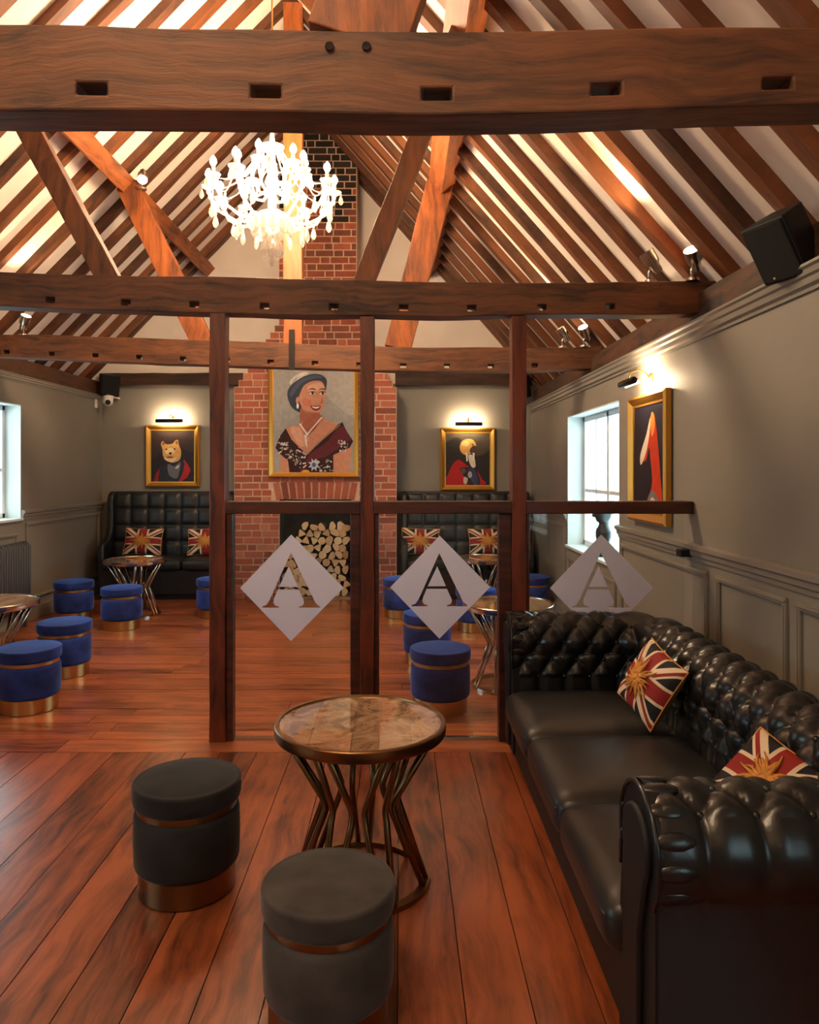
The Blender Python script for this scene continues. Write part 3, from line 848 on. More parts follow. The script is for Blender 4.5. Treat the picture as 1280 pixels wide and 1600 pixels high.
# ---- stools
def stool(m, base_m, label, loc, group=None, rz=0, s=1.0):
    r = empty('stool', loc, rz, label=label, cat='stool', group=group)
    N_ = 48
    MB().lathe([(.172, 0), (.176, .004), (.176, .092), (.172, .096)], N_).build('base_band', base_m, r, smooth=True, auto=40)
    MB().lathe([(.16, .094), (.176, .097), (.187, .103), (.191, .115), (.194, .20), (.192, .28), (.188, .295), (.177, .302), (.16, .304)], N_).build('body', m, r, smooth=True)
    MB().lathe([(.165, .300), (.181, .302), (.182, .312), (.181, .323), (.165, .325)], N_).build('ring', base_m, r, smooth=True, auto=40)
    pf = [(.16, .322), (.184, .325), (.193, .332), (.197, .346), (.198, .37), (.197, .389), (.1975, .394), (.195, .400), (.189, .403), (.186, .4025), (.17, .407), (.12, .412), (.06, .4145), (1e-6, .415)]
    MB().lathe(pf, N_).build('seat_cushion', m, r, smooth=True)
    r.scale = (s, s, s)
    return r
stool(M['blackvelvet'], M['bronze'], 'black velvet stool with bronze base standing left of the near table', (-.795, 2.753, 0))
stool(M['charcoal'], M['bronze'], 'charcoal grey velvet stool in the foreground, in front of the near table', (-.203, 2.09, 0), s=.96)
GB = 'blue velvet stools'
b0 = stool(M['blue'], M['brass'], 'nearest blue velvet stool at the left edge of the picture', (-2.42, 4.80, 0), GB)
for lab, x, y, rz in (
    ('blue velvet stool just behind the nearest one on the left', -2.556, 5.61, 1),
    ('dark blue velvet stool standing by the left wall', -3.39, 7.65, 2),
    ('bright blue velvet stool in front of the left bench table', -2.74, 7.25, 3),
    ('blue velvet stool half hidden behind the left partition post', -1.965, 7.83, 4),
    ('blue velvet stool in front of the right brick pier', .01, 7.83, 5),
    ('blue velvet stool just behind the one nearest the glass', .22, 5.95, 6),
    ('blue velvet stool seen through the middle pane, nearest to the partition', .262, 4.78, 7),
    ('blue velvet stool beyond the table behind the right partition post', .74, 7.16, 8),
    ('blue velvet stool near the right wall, behind the third pane', 1.44, 8.0, 9)):
    o = copy_tree(b0); o.location = (x, y, 0); o.rotation_euler = (0, 0, rz*.7); o['label'] = lab

# ---- hourglass tables
def table(label, loc, metal, group=None, segments=True):
    r = empty('side_table', loc, label=label, cat='table', group=group)
    R = .325; Z = .60
    MB().lathe([(R-.022, Z-.040), (R-.004, Z-.042), (R, Z-.036), (R, Z-.004), (R-.004, Z), (R-.016, Z), (R-.018, Z-.006), (R-.022, Z-.008)], 64, cap=False).build('rim', metal, r, smooth=True, auto=35)
    # top pieced from mirror-marble segments
    Ri = R-.019
    def chord(x0, x1):
        pts = []; n = 14
        for i in range(n+1): x = x0+(x1-x0)*i/n; pts.append((x, -math.sqrt(max(0, Ri*Ri-x*x))))
        for i in range(n+1): x = x1+(x0-x1)*i/n; pts.append((x, math.sqrt(max(0, Ri*Ri-x*x))))
        return pts
    cuts = [-Ri+1e-4, -.17, -.02, .075, .19, Ri-1e-4]
    for a, b in zip(cuts, cuts[1:]):
        MB().prism(chord(a+.0006, b-.0006), Z-.016, Z-.006, 'z').build('top_segment', M['marble'], r)
    MB().lathe([(Ri, Z-.034), (Ri, Z-.02), (1e-6, Z-.02)], 48).build('under_board', M['black'], r)
    nr = 14; zw = .305
    for k in range(nr):
        a = 2*PI*k/nr; da = .13 * (1 if k % 2 else -1)
        P = lambda rr, an, z: (rr*math.cos(an), rr*math.sin(an), z)
        pts = [P(.284, a+da, Z-.035), P(.156, a-da*.3, .340), P(.143, a-da*.5, .312), P(.143, a-da*.5, .296), P(.152, a-da*.4, .268), P(.247, a+da, .016)]
        MB().tube(pts, .0125, 10).build('rod', metal, r, smooth=True)
    MB().lathe([(.232, 0), (.265, 0), (.265, .018), (.232, .018), (.232, 0)], 64, cap=False).build('base_ring', metal, r, smooth=True, auto=35)
    return r
table('round side table with bronze hourglass rods in front of the partition', (-.15, 2.80, 0), M['bronze'])
GT = 'metal hourglass tables in the far room'
tb = table('hourglass table cut by the left edge of the picture', (-2.98, 5.36, 0), M['chrome'], GT)
for lab, x, y in (('hourglass table in front of the left bench', -2.84, 7.9), ('hourglass table directly behind the right partition post', .78, 5.3),
                  ('hourglass table in front of the right bench', .92, 8.05)):
    o = copy_tree(tb); o.location = (x, y, 0); o['label'] = lab

# ---- tall buttoned benches
def bench(x0, x1, label):
    r = empty('high_back_bench', ((x0+x1)/2, 9.1, 0), label=label, cat='bench', group='tall black benches either side of the chimney')
    W_ = x1-x0-.12; nc = max(6, round(W_/.2)); nrw = 4; zs, zt = .46, 1.27
    def f(u, v):
        a = abs(math.sin(PI*u*nc)); b = abs(math.sin(PI*v*nrw))
        d = .034*(min(1, a*1.3)*min(1, b*1.3))**.45
        lean = .06*v
        return (x0+.06+W_*u, 9.17+lean-d, zs+(zt-zs)*v)
    MB().grid(f, nc*10, nrw*10).build('buttoned_back', M['benchleather'], r, rel=True, smooth=True)
    MB().box(x0+.05, x1-.05, 9.225, 9.40, .10, 1.285).build('back_frame', M['benchleather'], r, rel=True, bevel=.02)
    ns = 3; w = (x1-x0-.14)/ns
    for k in range(ns):
        cushion_mesh(x0+.07+k*w+.003, x0+.07+(k+1)*w-.003, 8.74, 9.18, .34, .50, crown=.015, n=16).build('seat_cushion', M['benchleather'], r, rel=True, smooth=True)
    MB().box(x0+.05, x1-.05, 8.80, 9.38, .06, .36).build('base', M['benchleather'], r, rel=True, bevel=.012)
    MB().box(x0+.08, x1-.08, 8.83, 9.36, 0, .06).build('plinth', M['black'], r, rel=True)
    wing = [(8.84, .06), (8.84, .60), (8.87, .66), (8.98, .68), (9.08, .74), (9.13, .86), (9.13, 1.15), (9.16, 1.25), (9.22, 1.285), (9.40, 1.285), (9.40, .06)]
    for (a, b) in ((x0, x0+.075), (x1-.075, x1)):
        MB().prism(wing, a, b, 'x').build('wing', M['benchleather'], r, rel=True, bevel=.02, smooth=True, auto=50)
    bt = MB().ball((0, 0, 0), .012, 6).mesh('button', M['benchleather'], smooth=True)
    for i in range(1, nc):
        for j in range(1, nrw): inst(bt, 'button', r, (x0+.06+W_*i/nc-(x0+x1)/2, 9.17+.06*j/nrw-9.1-.002, zs+(zt-zs)*j/nrw))
    return r
bench(-3.64, -2.06, 'tall black buttoned leather bench left of the chimney')
bench(.02, 1.62, 'tall black buttoned leather bench right of the chimney')
for lab, x, rl in (('flag cushion at the left end of the left bench', -3.16, .03), ('flag cushion beside the left partition post on the left bench', -2.38, -.05),
               ('flag cushion at the left end of the right bench', .25, .04), ('flag cushion at the right end of the right bench', 1.08, -.03)):
    flag_cushion(lab, (x, 9.06, .675), (0, -.93, .28), rl, (1.42, .8, 1.0))

# ---- firewood logs
def log_mesh(kind, seed):
    rr = random.Random(seed); n = 14; pts = []
    for i in range(n):
        a = 2*PI*i/n
        if kind == 0: r = .052
        elif kind == 1: r = .060 if math.sin(a) > -.15 else .018/max(.2, -math.sin(a))
        elif kind == 2:
            r = min(.066, .028/max(.30, abs(math.cos(a - PI/2 - .2)) if math.sin(a) < .3 else .42))
        else: r = .034/max(.42, max(math.cos(a-PI/2), math.cos(a-PI/2-2.1), math.cos(a-PI/2+2.1)))
        pts.append((r*math.cos(a)*rr.uniform(.93, 1.07), r*math.sin(a)*rr.uniform(.93, 1.07)))
    mb = MB(); m = len(pts)
    vs = [(p[0], 0, p[1]) for p in pts] + [(p[0]*.96, .28, p[1]*.96) for p in pts]
    mb.cur = 1; mb.add(vs, [tuple(range(m))]); mb.cur = 0
    mb.f += [(i, i+m, (i+1) % m+m, (i+1) % m) for i in range(m)] + [tuple(range(2*m-1, m-1, -1))]; mb.m += [0]*(m+1)
    return mb.mesh('firewood_log', [M['bark'], M['cutwood']])
ORD = ' first second third fourth fifth sixth seventh eighth ninth tenth'.split(' ')
lm = [log_mesh(k % 4, 30+k) for k in range(8)]
rl = random.Random(12); row = 0; z = .075
while z < .88:
    xx = -1.39 + (.048 if row % 2 else 0); nn = 0
    while xx < -.62:
        lim = .60 + .30*min(1, max(0, (xx+1.42)/.3)) + rl.uniform(-.03, .03)
        if z < lim:
            o = inst(rl.choice(lm), 'firewood_log', None, (xx + rl.uniform(-.008, .008), 8.97 + rl.uniform(-.03, .03), z + rl.uniform(-.006, .006)), (0, rl.uniform(0, 6.28), 0), (rl.uniform(.88, .99),)*3)
            nn += 1
            tag(o, '%s firewood log from the left in the %s row up of the chimney stack' % (ORD[nn], ORD[row+1]), 'log', 'firewood logs in the chimney recess')
        xx += .099
    z += .088; row += 1

# ================================================================ PICTURES
def smooth_poly(pts, k=5):
    n = len(pts); out = []
    for i in range(n):
        p0, p1, p2, p3 = (Vector(pts[(i+d) % n]) for d in (-1, 0, 1, 2))
        for q in range(k):
            t = q/k
            out.append(tuple(.5*((2*p1)+(p2-p0)*t+(2*p0-5*p1+4*p2-p3)*t*t+(3*p1-p0-3*p2+p3)*t**3)))
    return out
paint = {}
def pm(rgb, rough=.45):
    if rgb not in paint: paint[rgb] = mat('paint_%d_%d_%d' % rgb, S(*rgb), rough, var=.10, vscale=22, spec=.3)
    return paint[rgb]
def picture(name, label, cat, w, h, bg, shapes, fw, group=None, frame_m=None, depth=.035):
    """local x right, z up, faces -Y, origin at the middle of the back; shapes: (rgb, polygon in 0..1 x 0..1 with y down, smooth)"""
    r = empty(name, label=label, cat=cat, group=group)
    fm = MB(); W2, H2 = w/2, h/2
    pf = [(0, 0), (0, -depth), (.25, -depth-.012), (.55, -depth), (.8, -depth+.012), (1, -depth+.014), (1, -.005)]
    vs = []; fs = []; n = len(pf)
    for (sx, sz) in ((-1, -1), (1, -1), (1, 1), (-1, 1)):
        for (t, y) in pf: vs.append((sx*(W2-fw*t), y, sz*(H2-fw*t)))
    for c in range(4):
        for k in range(n): fs.append((c*n+k, ((c+1) % 4)*n+k, ((c+1) % 4)*n+(k+1) % n, c*n+(k+1) % n))
    fm.add(vs, fs); fm.build('frame', frame_m or M['gold'], r, smooth=True, auto=25)
    iw, ih = w-2*fw, h-2*fw
    MB().box(-iw/2-.004, iw/2+.004, -.016, -.004, -ih/2-.004, ih/2+.004).build('canvas', pm(bg), r)
    mats = []; mb = MB()
    for i, (rgb, poly, sm) in enumerate(shapes):
        m = pm(rgb)
        if m not in mats: mats.append(m)
        pts = smooth_poly(poly) if sm else poly
        pts = [(min(1, max(0, a)), min(1, max(0, b))) for a, b in pts]
        y = -.0165 - .00012*(i+1)
        mb.cur = mats.index(m)
        mb.add([(-iw/2 + a*iw, y, ih/2 - b*ih) for a, b in pts], [tuple(range(len(pts)))])
    me = bpy.data.meshes.new('painted_figure'); me.from_pydata(mb.v, [], mb.f)
    for m in mats: me.materials.append(m)
    me.polygons.foreach_set('material_index', mb.m); me.update()
    o = bpy.data.objects.new('painted_figure', me); col.objects.link(o); o.parent = r
    return r
def ell(cx, cy, rx, ry, rot=0, n=16):
    return [(cx + rx*math.cos(2*PI*i/n)*math.cos(rot) - ry*math.sin(2*PI*i/n)*math.sin(rot), cy + rx*math.cos(2*PI*i/n)*math.sin(rot) + ry*math.sin(2*PI*i/n)*math.cos(rot)) for i in range(n)]
# big portrait: points measured on a 555 x 710 canvas
def q(pts): return [((a-355)/555, (b-110)/710) for a, b in pts]
sh = []
sh.append(((176, 170, 160), q([(500,110),(910,110),(910,420),(760,330),(640,200)]), True))
sh.append(((214, 206, 192), q(ell(530, 172, 72, 30, -.55)), True))
sh.append(((176, 172, 170), q(ell(500, 190, 30, 8, -.9)), True)); sh.append(((230, 224, 214), q(ell(560, 142, 40, 7, -.35)), True))
sh.append(((44, 52, 70), q([(450,285),(456,250),(480,215),(530,178),(580,152),(640,140),(690,150),(720,178),(722,215),(712,262),(690,250),(620,230),(560,300),(545,400),(512,396),(480,370),(460,330)]), True))
sh.append(((66, 76, 98), q([(520,200),(580,166),(650,152),(700,165),(640,172),(570,196),(520,240),(480,300),(470,270)]), True))
skin = (206, 142, 112); lit = (226, 170, 140); sha = (168, 96, 72)
sh.append((skin, q([(405,690),(455,730),(466,822),(398,822)]), False)); sh.append((skin, q([(765,690),(895,640),(880,822),(768,822)]), False))
sh.append((sha, q([(545,370),(600,425),(672,420),(692,452),(660,540),(580,560),(540,490)]), True))
sh.append((skin, q([(440,518),(492,500),(540,486),(556,460),(556,520),(590,560),(650,510),(684,440),(740,468),(795,496),(730,560),(650,622),(582,690),(528,650),(478,592)]), True))
sh.append((lit, q([(470,520),(530,505),(560,560),(600,580),(570,640),(520,620)]), True))
sh.append((skin, q([(540,272),(566,222),(620,192),(682,192),(708,228),(716,275),(714,322),(700,370),(676,412),(646,432),(605,425),(565,395),(540,350),(528,312)]), True))
sh.append((lit, q([(590,232),(640,206),(690,210),(700,250),(650,260),(600,262)]), True))
sh.append(((212, 122, 92), q(ell(586, 338, 34, 24, .5)), True)); sh.append((sha, q([(604,425),(646,432),(676,412),(650,408),(600,405),(565,390)]), True))
sh.append((sha, q([(688,300),(694,336),(684,346),(668,350),(684,336)]), True))
for ex in (622, 692):
    sh.append(((232, 220, 210), q(ell(ex, 277, 19, 8)), True)); sh.append(((36, 26, 26), q(ell(ex+3, 276, 9, 9)), True))
    sh.append(((52, 34, 32), q([(ex-26,272),(ex-8,262),(ex+14,263),(ex+24,272),(ex+12,268),(ex-8,268)]), True))
    sh.append(((48, 34, 34), q([(ex-28,254),(ex-4,240),(ex+24,246),(ex+22,251),(ex-4,248)]), True))
sh.append(((134, 30, 36), q([(608,362),(640,362),(664,360),(680,362),(674,384),(650,396),(626,386)]), True))
sh.append(((240, 232, 222), q([(618,366),(645,369),(672,366),(662,378),(640,380)]), True))
sh.append((skin, q(ell(520, 322, 11, 22, .1)), True)); sh.append(((238, 234, 228), q(ell(522, 362, 8, 20)), True))
dress = (52, 22, 24)
sh.append((dress, q([(440,515),(480,595),(540,655),(585,692),(660,620),(740,555),(800,490),(832,474),(850,520),(905,606),(880,650),(768,700),(768,822),(466,822),(455,740),(402,694),(368,652),(400,570)]), False))
sh.append(((96, 30, 40), q([(795,515),(842,500),(892,596),(710,716),(610,740),(566,822),(530,822),(600,700),(735,600)]), False))
rp_ = random.Random(8)
def blotches(n, x0, x1, y0, y1, keep):
    k = 0
    while k < n:
        x, y = rp_.uniform(x0, x1), rp_.uniform(y0, y1)
        if not keep(x, y): continue
        g = rp_.choice([(214, 206, 196), (178, 168, 158), (150, 134, 126), (226, 220, 212)])
        sh.append((g, q(ell(x, y, rp_.uniform(4, 15), rp_.uniform(2.5, 6), rp_.uniform(0, 3.1), 7)), False)); k += 1
blotches(70, 380, 590, 560, 800, lambda x, y: y > 560 + (x-380)*.55 and y < 690 + (x-380)*.62 and x < 590)
blotches(30, 640, 765, 735, 815, lambda x, y: True)
blotches(22, 780, 885, 600, 680, lambda x, y: abs(y - (770 - x*.16)) < 40)
for t in range(16):
    x = 590 + 210*t/15; y = 680 - 190*(t/15)**.9; sh.append(((160, 130, 92), q(ell(x+8, y+8, 11, 5, -.7, 8)), False))
for t in range(11):
    u = t/10; sh.append(((242, 234, 226), q(ell(540 + 50*u, 490 + 70*u, 8, 6, .8, 8)), False)); sh.append(((242, 234, 226), q(ell(686 - 96*u, 446 + 112*u, 8, 6, -.8, 8)), False))
for t in range(6): sh.append(((236, 226, 218), q(ell(576 + 2*t, 570 + 14*t, 9 - t*.6, 8, 0, 8)), False))
star = [((44 if i % 2 else 24)*math.cos(PI*i/8), (48 if i % 2 else 26)*math.sin(PI*i/8)) for i in range(16)]
sh.append(((190, 192, 204), q([(636+a, 768+b) for a, b in star]), False)); sh.append(((86, 96, 140), q(ell(636, 768, 14, 16)), True))
sh.append(((222, 168, 70), q(ell(578, 818, 28, 16)), True))
big = picture('framed_portrait', 'large framed portrait of a smiling woman in a maroon gown on the chimney', 'picture', 1.09, 1.36, (160, 156, 148), sh, .062)
big.location = (-1.035, CY-.026, 2.145)
# animal in a red coat, left bench
def q1(pts): return [((a-845)/240, (b-390)/300) for a, b in pts]
s1 = [((58, 44, 40), q1([(845,390),(1085,390),(1085,520),(960,470),(845,560)]), True),
      ((150, 30, 30), q1([(858,690),(872,640),(898,604),(905,690)]), False), ((176, 34, 32), q1([(1028,560),(1050,590),(1066,622),(1044,668),(1010,690),(985,690),(1006,640)]), False),
      ((40, 44, 54), q1([(884,690),(892,612),(940,578),(1012,560),(1032,580),(1024,630),(998,690)]), False),
      ((104, 108, 116), q1([(938,588),(975,600),(1008,575),(1000,640),(985,672),(945,650)]), True), ((190, 190, 192), q1([(985,600),(1004,590),(996,612),(978,616)]), False),
      ((214, 168, 102), q1([(900,468),(912,452),(930,470),(965,466),(978,450),(994,446),(1000,475),(1012,512),(1004,560),(965,578),(936,566),(912,540),(908,500)]), True),
      ((238, 212, 164), q1(ell(950, 512, 26, 20)), True), ((232, 206, 168), q1([(916,550),(950,556),(985,548),(970,574),(936,570)]), True),
      ((54, 38, 30), q1(ell(952, 524, 9, 7)), True), ((50, 34, 28), q1(ell(930, 500, 5, 5)), True), ((50, 34, 28), q1(ell(976, 498, 5, 5)), True), ((96, 50, 36), q1(ell(950, 546, 20, 4)), True),
      ((150, 98, 60), q1(ell(914, 466, 8, 10)), True), ((150, 98, 60), q1(ell(988, 460, 8, 11)), True)]
pL = picture('framed_animal_painting', 'gilt framed painting of a golden furred animal in a dark suit and red coat', 'picture', .69, .79, (40, 32, 34), s1, .07)
pL.location = (-2.90, YB-.012, 1.732); 
def q2(pts): return [((a-415)/290, (b-410)/350) for a, b in pts]
s2 = [((74, 66, 54), q2([(415,410),(705,410),(705,520),(600,560),(500,440),(415,470)]), True),
      ((176, 26, 28), q2([(415,756),(430,690),(452,635),(482,598),(512,592),(560,630),(620,662),(652,716),(668,756)]), True),
      ((52, 30, 34), q2([(508,650),(560,640),(615,650),(640,756),(560,756),(536,700)]), True), ((58, 62, 96), q2([(560,660),(600,650),(626,700),(628,756),(600,756)]), True),
      ((196, 190, 178), q2([(536,706),(560,716),(552,750),(534,748)]), True), ((168, 170, 176), q2(ell(575, 690, 14, 22)), True), ((90, 74, 70), q2(ell(530, 664, 20, 18)), True),
      ((224, 212, 196), q2([(566,556),(600,566),(612,630),(592,642),(572,610)]), True),
      ((206, 158, 88), q2([(508,495),(524,462),(560,448),(596,456),(616,490),(610,530),(586,548),(552,548),(540,556),(514,532)]), True),
      ((232, 196, 130), q2(ell(545, 480, 26, 18)), True), ((74, 56, 46), q2([(572,526),(598,492),(622,506),(616,540),(590,552)]), True), ((46, 34, 30), q2(ell(592, 486, 6, 5)), True),
      ((236, 226, 206), q2([(546,540),(562,546),(560,598),(552,602)]), False), ((236, 226, 206), q2([(592,542),(606,542),(604,594),(596,600)]), False)]
pR = picture('framed_animal_painting', 'gilt framed painting of a long tusked animal in a scarlet coat', 'picture', .70, .80, (42, 38, 34), s2, .07)
pR.location = (.865, YB-.012, 1.693)
s3 = [((30, 30, 48), [(0,0),(1,0),(1,.5),(.4,.3)], True),
      ((196, 60, 32), [(.58,.10),(.50,.22),(.40,.36),(.34,.52),(.44,.50),(.52,.40),(.58,.55),(.62,.72),(.56,.86),(.92,.88),(.88,.66),(.80,.36),(.70,.12)], True),
      ((238, 220, 196), [(.56,.12),(.42,.28),(.22,.46),(.24,.56),(.40,.46),(.52,.30)], True), ((232, 140, 62), [(.60,.08),(.56,.2),(.62,.30),(.70,.22),(.68,.10)], True),
      ((126, 120, 116), [(.44,.98),(.52,.84),(.66,.80),(.86,.90),(.90,1.0)], True), ((216, 208, 200), [(.54,.94),(.62,.86),(.78,.92),(.72,1.0)], True)]
pW = picture('framed_animal_painting', 'gilt framed navy painting of an orange red crowned animal on the right wall', 'picture', .74, .86, (24, 24, 40), s3, .075)
pW.rotation_euler = (0, 0, -PI/2); pW.location = (XR-.008, 4.90, 1.63)

# ---- picture lights
def picture_light(label, loc, rz, power, length=.30):
    """local: the wall lies at y=0, the room at -Y"""
    r = empty('picture_light', loc, rz, label=label, cat='picture light', group='brass picture lights')
    MB().lathe([(.03, 0), (.03, .012), (.012, .018), (1e-6, .018)], 20).xf(Matrix.Rotation(PI/2, 4, 'X')).build('wall_plate', M['brass'], r, smooth=True, auto=40)
    MB().tube([(0, -.015, 0), (0, -.05, .035), (0, -.10, .05), (0, -.145, .03), (0, -.16, -.02)], .007, 8).build('swan_arm', M['brass'], r, smooth=True)
    MB().lathe([(1e-6, -length/2), (.02, -length/2), (.024, -length/2+.01), (.024, length/2-.01), (.02, length/2), (1e-6, length/2)], 18).xf(Matrix.Translation((0, -.165, -.035)) @ Matrix.Rotation(PI/2, 4, 'Y')).build('shade', M['gunmetal'], r, smooth=True, auto=40)
    MB().lathe([(1e-6, -length/2+.02), (.012, -length/2+.02), (.012, length/2-.02), (1e-6, length/2-.02)], 10).xf(Matrix.Translation((0, -.134, -.045)) @ Matrix.Rotation(PI/2, 4, 'Y')).build('tube_lamp', M['tubelamp'], r, smooth=True)
    d = bpy.data.lights.new('picture_lamp', 'AREA'); d.shape = 'RECTANGLE'; d.size = length*.8; d.size_y = .03; d.energy = power; d.color = (1, .74, .46)
    o = bpy.data.objects.new('picture_lamp', d); col.objects.link(o); o.parent = r
    o.location = (0, -.120, -.03); o.rotation_euler = (PI/2 + .15, 0, 0)
    return r
picture_light('picture light above the golden animal painting left of the chimney', (-2.90, YB-.001, 2.21), 0, 9, .34)
picture_light('picture light above the scarlet coat painting right of the chimney', (.865, YB-.001, 2.17), 0, 9, .34)
picture_light('brass picture light above the navy painting on the right wall', (XR-.001, 4.90, 2.17), -PI/2, 9, .30)

# ================================================================ LIGHTS OF THE ROOM AND FITTINGS
# ---- crystal chandelier
def chandelier(loc, label, ztop, power):
    r = empty('crystal_chandelier', loc, label=label, cat='chandelier')
    # local z=0 is the bulb ring
    MB().tube([(0, 0, .32), (0, 0, ztop - loc[2])], .006, 6).build('chain', M['brass'], r)
    MB().lathe([(1e-6, -.50), (.02, -.49), (.05, -.44), (.03, -.40), (.10, -.34), (.13, -.29), (.10, -.26), (.03, -.24), (.025, -.10), (.05, -.04), (.03, .02), (.02, .16), (.06, .20), (.085, .215), (.02, .24), (.012, .33), (1e-6, .335)], 24).build('column', M['crystal'], r, smooth=True)
    drop = MB().lathe([(1e-6, -.085), (.012, -.074), (.017, -.058), (.012, -.036), (.004, -.018), (.0075, -.010), (.003, 0), (1e-6, .001)], 8).mesh('crystal_drop', M['crystal'])
    armm = MB()
    armm.tube([(.03, 0, -.26), (.12, 0, -.315), (.24, 0, -.32), (.36, 0, -.255), (.42, 0, -.15), (.43, 0, -.10)], [.011, .011, .010, .009, .009, .008], 8)
    arm_me = armm.mesh('arm', M['crystal'], smooth=True)
    arm2 = MB(); arm2.tube([(.03, 0, -.10), (.10, 0, -.14), (.18, 0, -.11), (.225, 0, -.02), (.23, 0, .03)], [.010, .010, .009, .008, .008], 8)
    arm2_me = arm2.mesh('arm', M['crystal'], smooth=True)
    cup_me = MB().lathe([(1e-6, -.012), (.02, -.01), (.044, .006), (.05, .016), (.044, .014), (.015, .004), (.014, .02), (1e-6, .02)], 16).mesh('drip_cup', M['crystal'], smooth=True)
    can_me = MB().lathe([(.0125, 0), (.0125, .055), (1e-6, .056)], 10).mesh('candle_sleeve', M['candle'], smooth=True, auto=40)
    bul_me = MB().lathe([(1e-6, 0), (.012, .004), (.023, .024), (.02, .044), (.008, .064), (1e-6, .072)], 10).mesh('bulb', M['bulb'], smooth=True)
    for (cnt, me, R_, z, off) in ((12, arm_me, .43, -.10, .13), (6, arm2_me, .23, .03, .3)):
        for k in range(cnt):
            a = 2*PI*k/cnt + off
            ar = inst(me, 'arm', r, (0, 0, 0), (0, 0, a))
            inst(cup_me, 'drip_cup', ar, (R_, 0, z)); inst(can_me, 'candle_sleeve', ar, (R_, 0, z+.015)); inst(bul_me, 'bulb', ar, (R_, 0, z+.07))
            for (dx, dy, s) in ((.045, 0, 1.0), (-.005, .045, .85), (-.005, -.045, .85)):
                inst(drop, 'crystal_drop', ar, (R_+dx, dy, z+.008), (0, 0, 0), (s, s, s))
            # bead swags to the next arm and to the column
            a2 = 2*PI/cnt; pts = []
            for q_ in range(9):
                t = q_/8; aa = a2*t; pts.append((R_*math.cos(aa)*(1-.05*math.sin(PI*t)), R_*math.sin(aa)*(1-.05*math.sin(PI*t)), z + .005 - (.13 if cnt == 12 else .09)*math.sin(PI*t)))
            rr = [.0035 if q_ % 2 else .0065 for q_ in range(9)]
            MB().tube(pts, rr, 6).build('bead_swag', M['crystal'], ar)
            if cnt == 12:
                t = .5; aa = a2*t
                inst(drop, 'crystal_drop', ar, (R_*.95*math.cos(aa), R_*.95*math.sin(aa), z-.13), (0, 0, 0), (1.25, 1.25, 1.3))
                pts = [(.06 + (R_-.06)*q_/8, 0, .20 + (z-.20)*q_/8 - .10*math.sin(PI*q_/8)) for q_ in range(9)]
                MB().tube(pts, rr, 6).build('bead_swag', M['crystal'], ar)
                inst(drop, 'crystal_drop', ar, (.24, 0, -.325), (0, 0, 0), (1.15, 1.15, 1.5))
    for (cnt, R_, z, s) in ((12, .128, -.29, 1.6), (8, .06, -.42, 1.8), (1, 0, -.50, 1.6)):
        for k in range(cnt):
            a = 2*PI*k/cnt + .2; inst(drop, 'crystal_drop', r, (R_*math.cos(a), R_*math.sin(a), z), (0, 0, 0), (s*.8, s*.8, s))
    r.scale = (1.08, 1.08, 1.06)
    d = bpy.data.lights.new('chandelier_glow', 'POINT'); d.energy = power; d.color = (1.0, .73, .46); d.shadow_soft_size = .28
    o = bpy.data.objects.new('chandelier_glow', d); col.objects.link(o); o.parent = r; o.location = (0, 0, .06)
    return r
chandelier((-.955, 5.50, 3.74), 'lit crystal chandelier hanging in front of the chimney', 5.74, 330)
chandelier((-.99, .35, 4.05), 'unseen crystal chandelier added to light the near half of the room', 5.74, 200)  # out of view, added to light the near beam and foreground

# ---- spotlights clamped to the beams
def spot(label, loc, aim, power):
    r = empty('spotlight', loc, label=label, cat='spotlight', group='steel spotlights on the tie beams'); r.scale = (1.3, 1.3, 1.3)
    MB().lathe([(.032, 0), (.032, .012), (.018, .016), (1e-6, .016)], 18).build('base_plate', M['steel'], r, smooth=True, auto=40)
    MB().tube([(0, 0, .01), (0, 0, .05), (.008, -.006, .075)], .007, 8).build('stem', M['steel'], r, smooth=True)
    R = Vector(aim).to_track_quat('Z', 'Y').to_matrix().to_4x4(); T = Matrix.Translation((.008, -.006, .095)) @ R
    MB().lathe([(1e-6, -.06), (.02, -.058), (.024, -.045), (.024, -.02), (.034, -.005), (.036, .05), (.033, .05), (.031, .01), (1e-6, .008)], 18).xf(T).build('head', M['steel'], r, smooth=True, auto=40)
    MB().lathe([(1e-6, .038), (.032, .036), (.032, .032), (1e-6, .032)], 18).xf(T).build('lens', M['spotlens'], r)
    d = bpy.data.lights.new('spot_lamp', 'SPOT'); d.energy = power; d.color = (1, .66, .34); d.spot_size = math.radians(75); d.spot_blend = .6; d.shadow_soft_size = .03
    o = bpy.data.objects.new('spot_lamp', d); col.objects.link(o); o.parent = r
    o.location = T @ Vector((0, 0, .055)); o.rotation_euler = Vector(aim).to_track_quat('-Z', 'Y').to_euler()
    return r
spot('spotlight on the middle tie beam, left of the pair near the right wall', (1.44, 4.25, 2.628), (-.55, -.05, .83), 70)
spot('spotlight on the middle tie beam, right of the pair near the right wall', (1.665, 4.20, 2.628), (-.45, -.55, .7), 70)
spot('spotlight on the farthest tie beam, left of the pair near the right wall', (1.46, 6.61, 2.648), (-.55, -.1, .83), 50)
spot('spotlight on the farthest tie beam, right of the pair near the right wall', (1.64, 6.56, 2.648), (-.45, -.5, .75), 50)
spot('spotlight on the left end of the farthest tie beam', (-3.38, 6.61, 2.755), (.4, -.3, .85), 50)
spot('small round lamp fixed at the joint of the left purlin and strut', (-2.30, 6.56, 4.05), (.1, -.4, -.5), 2)

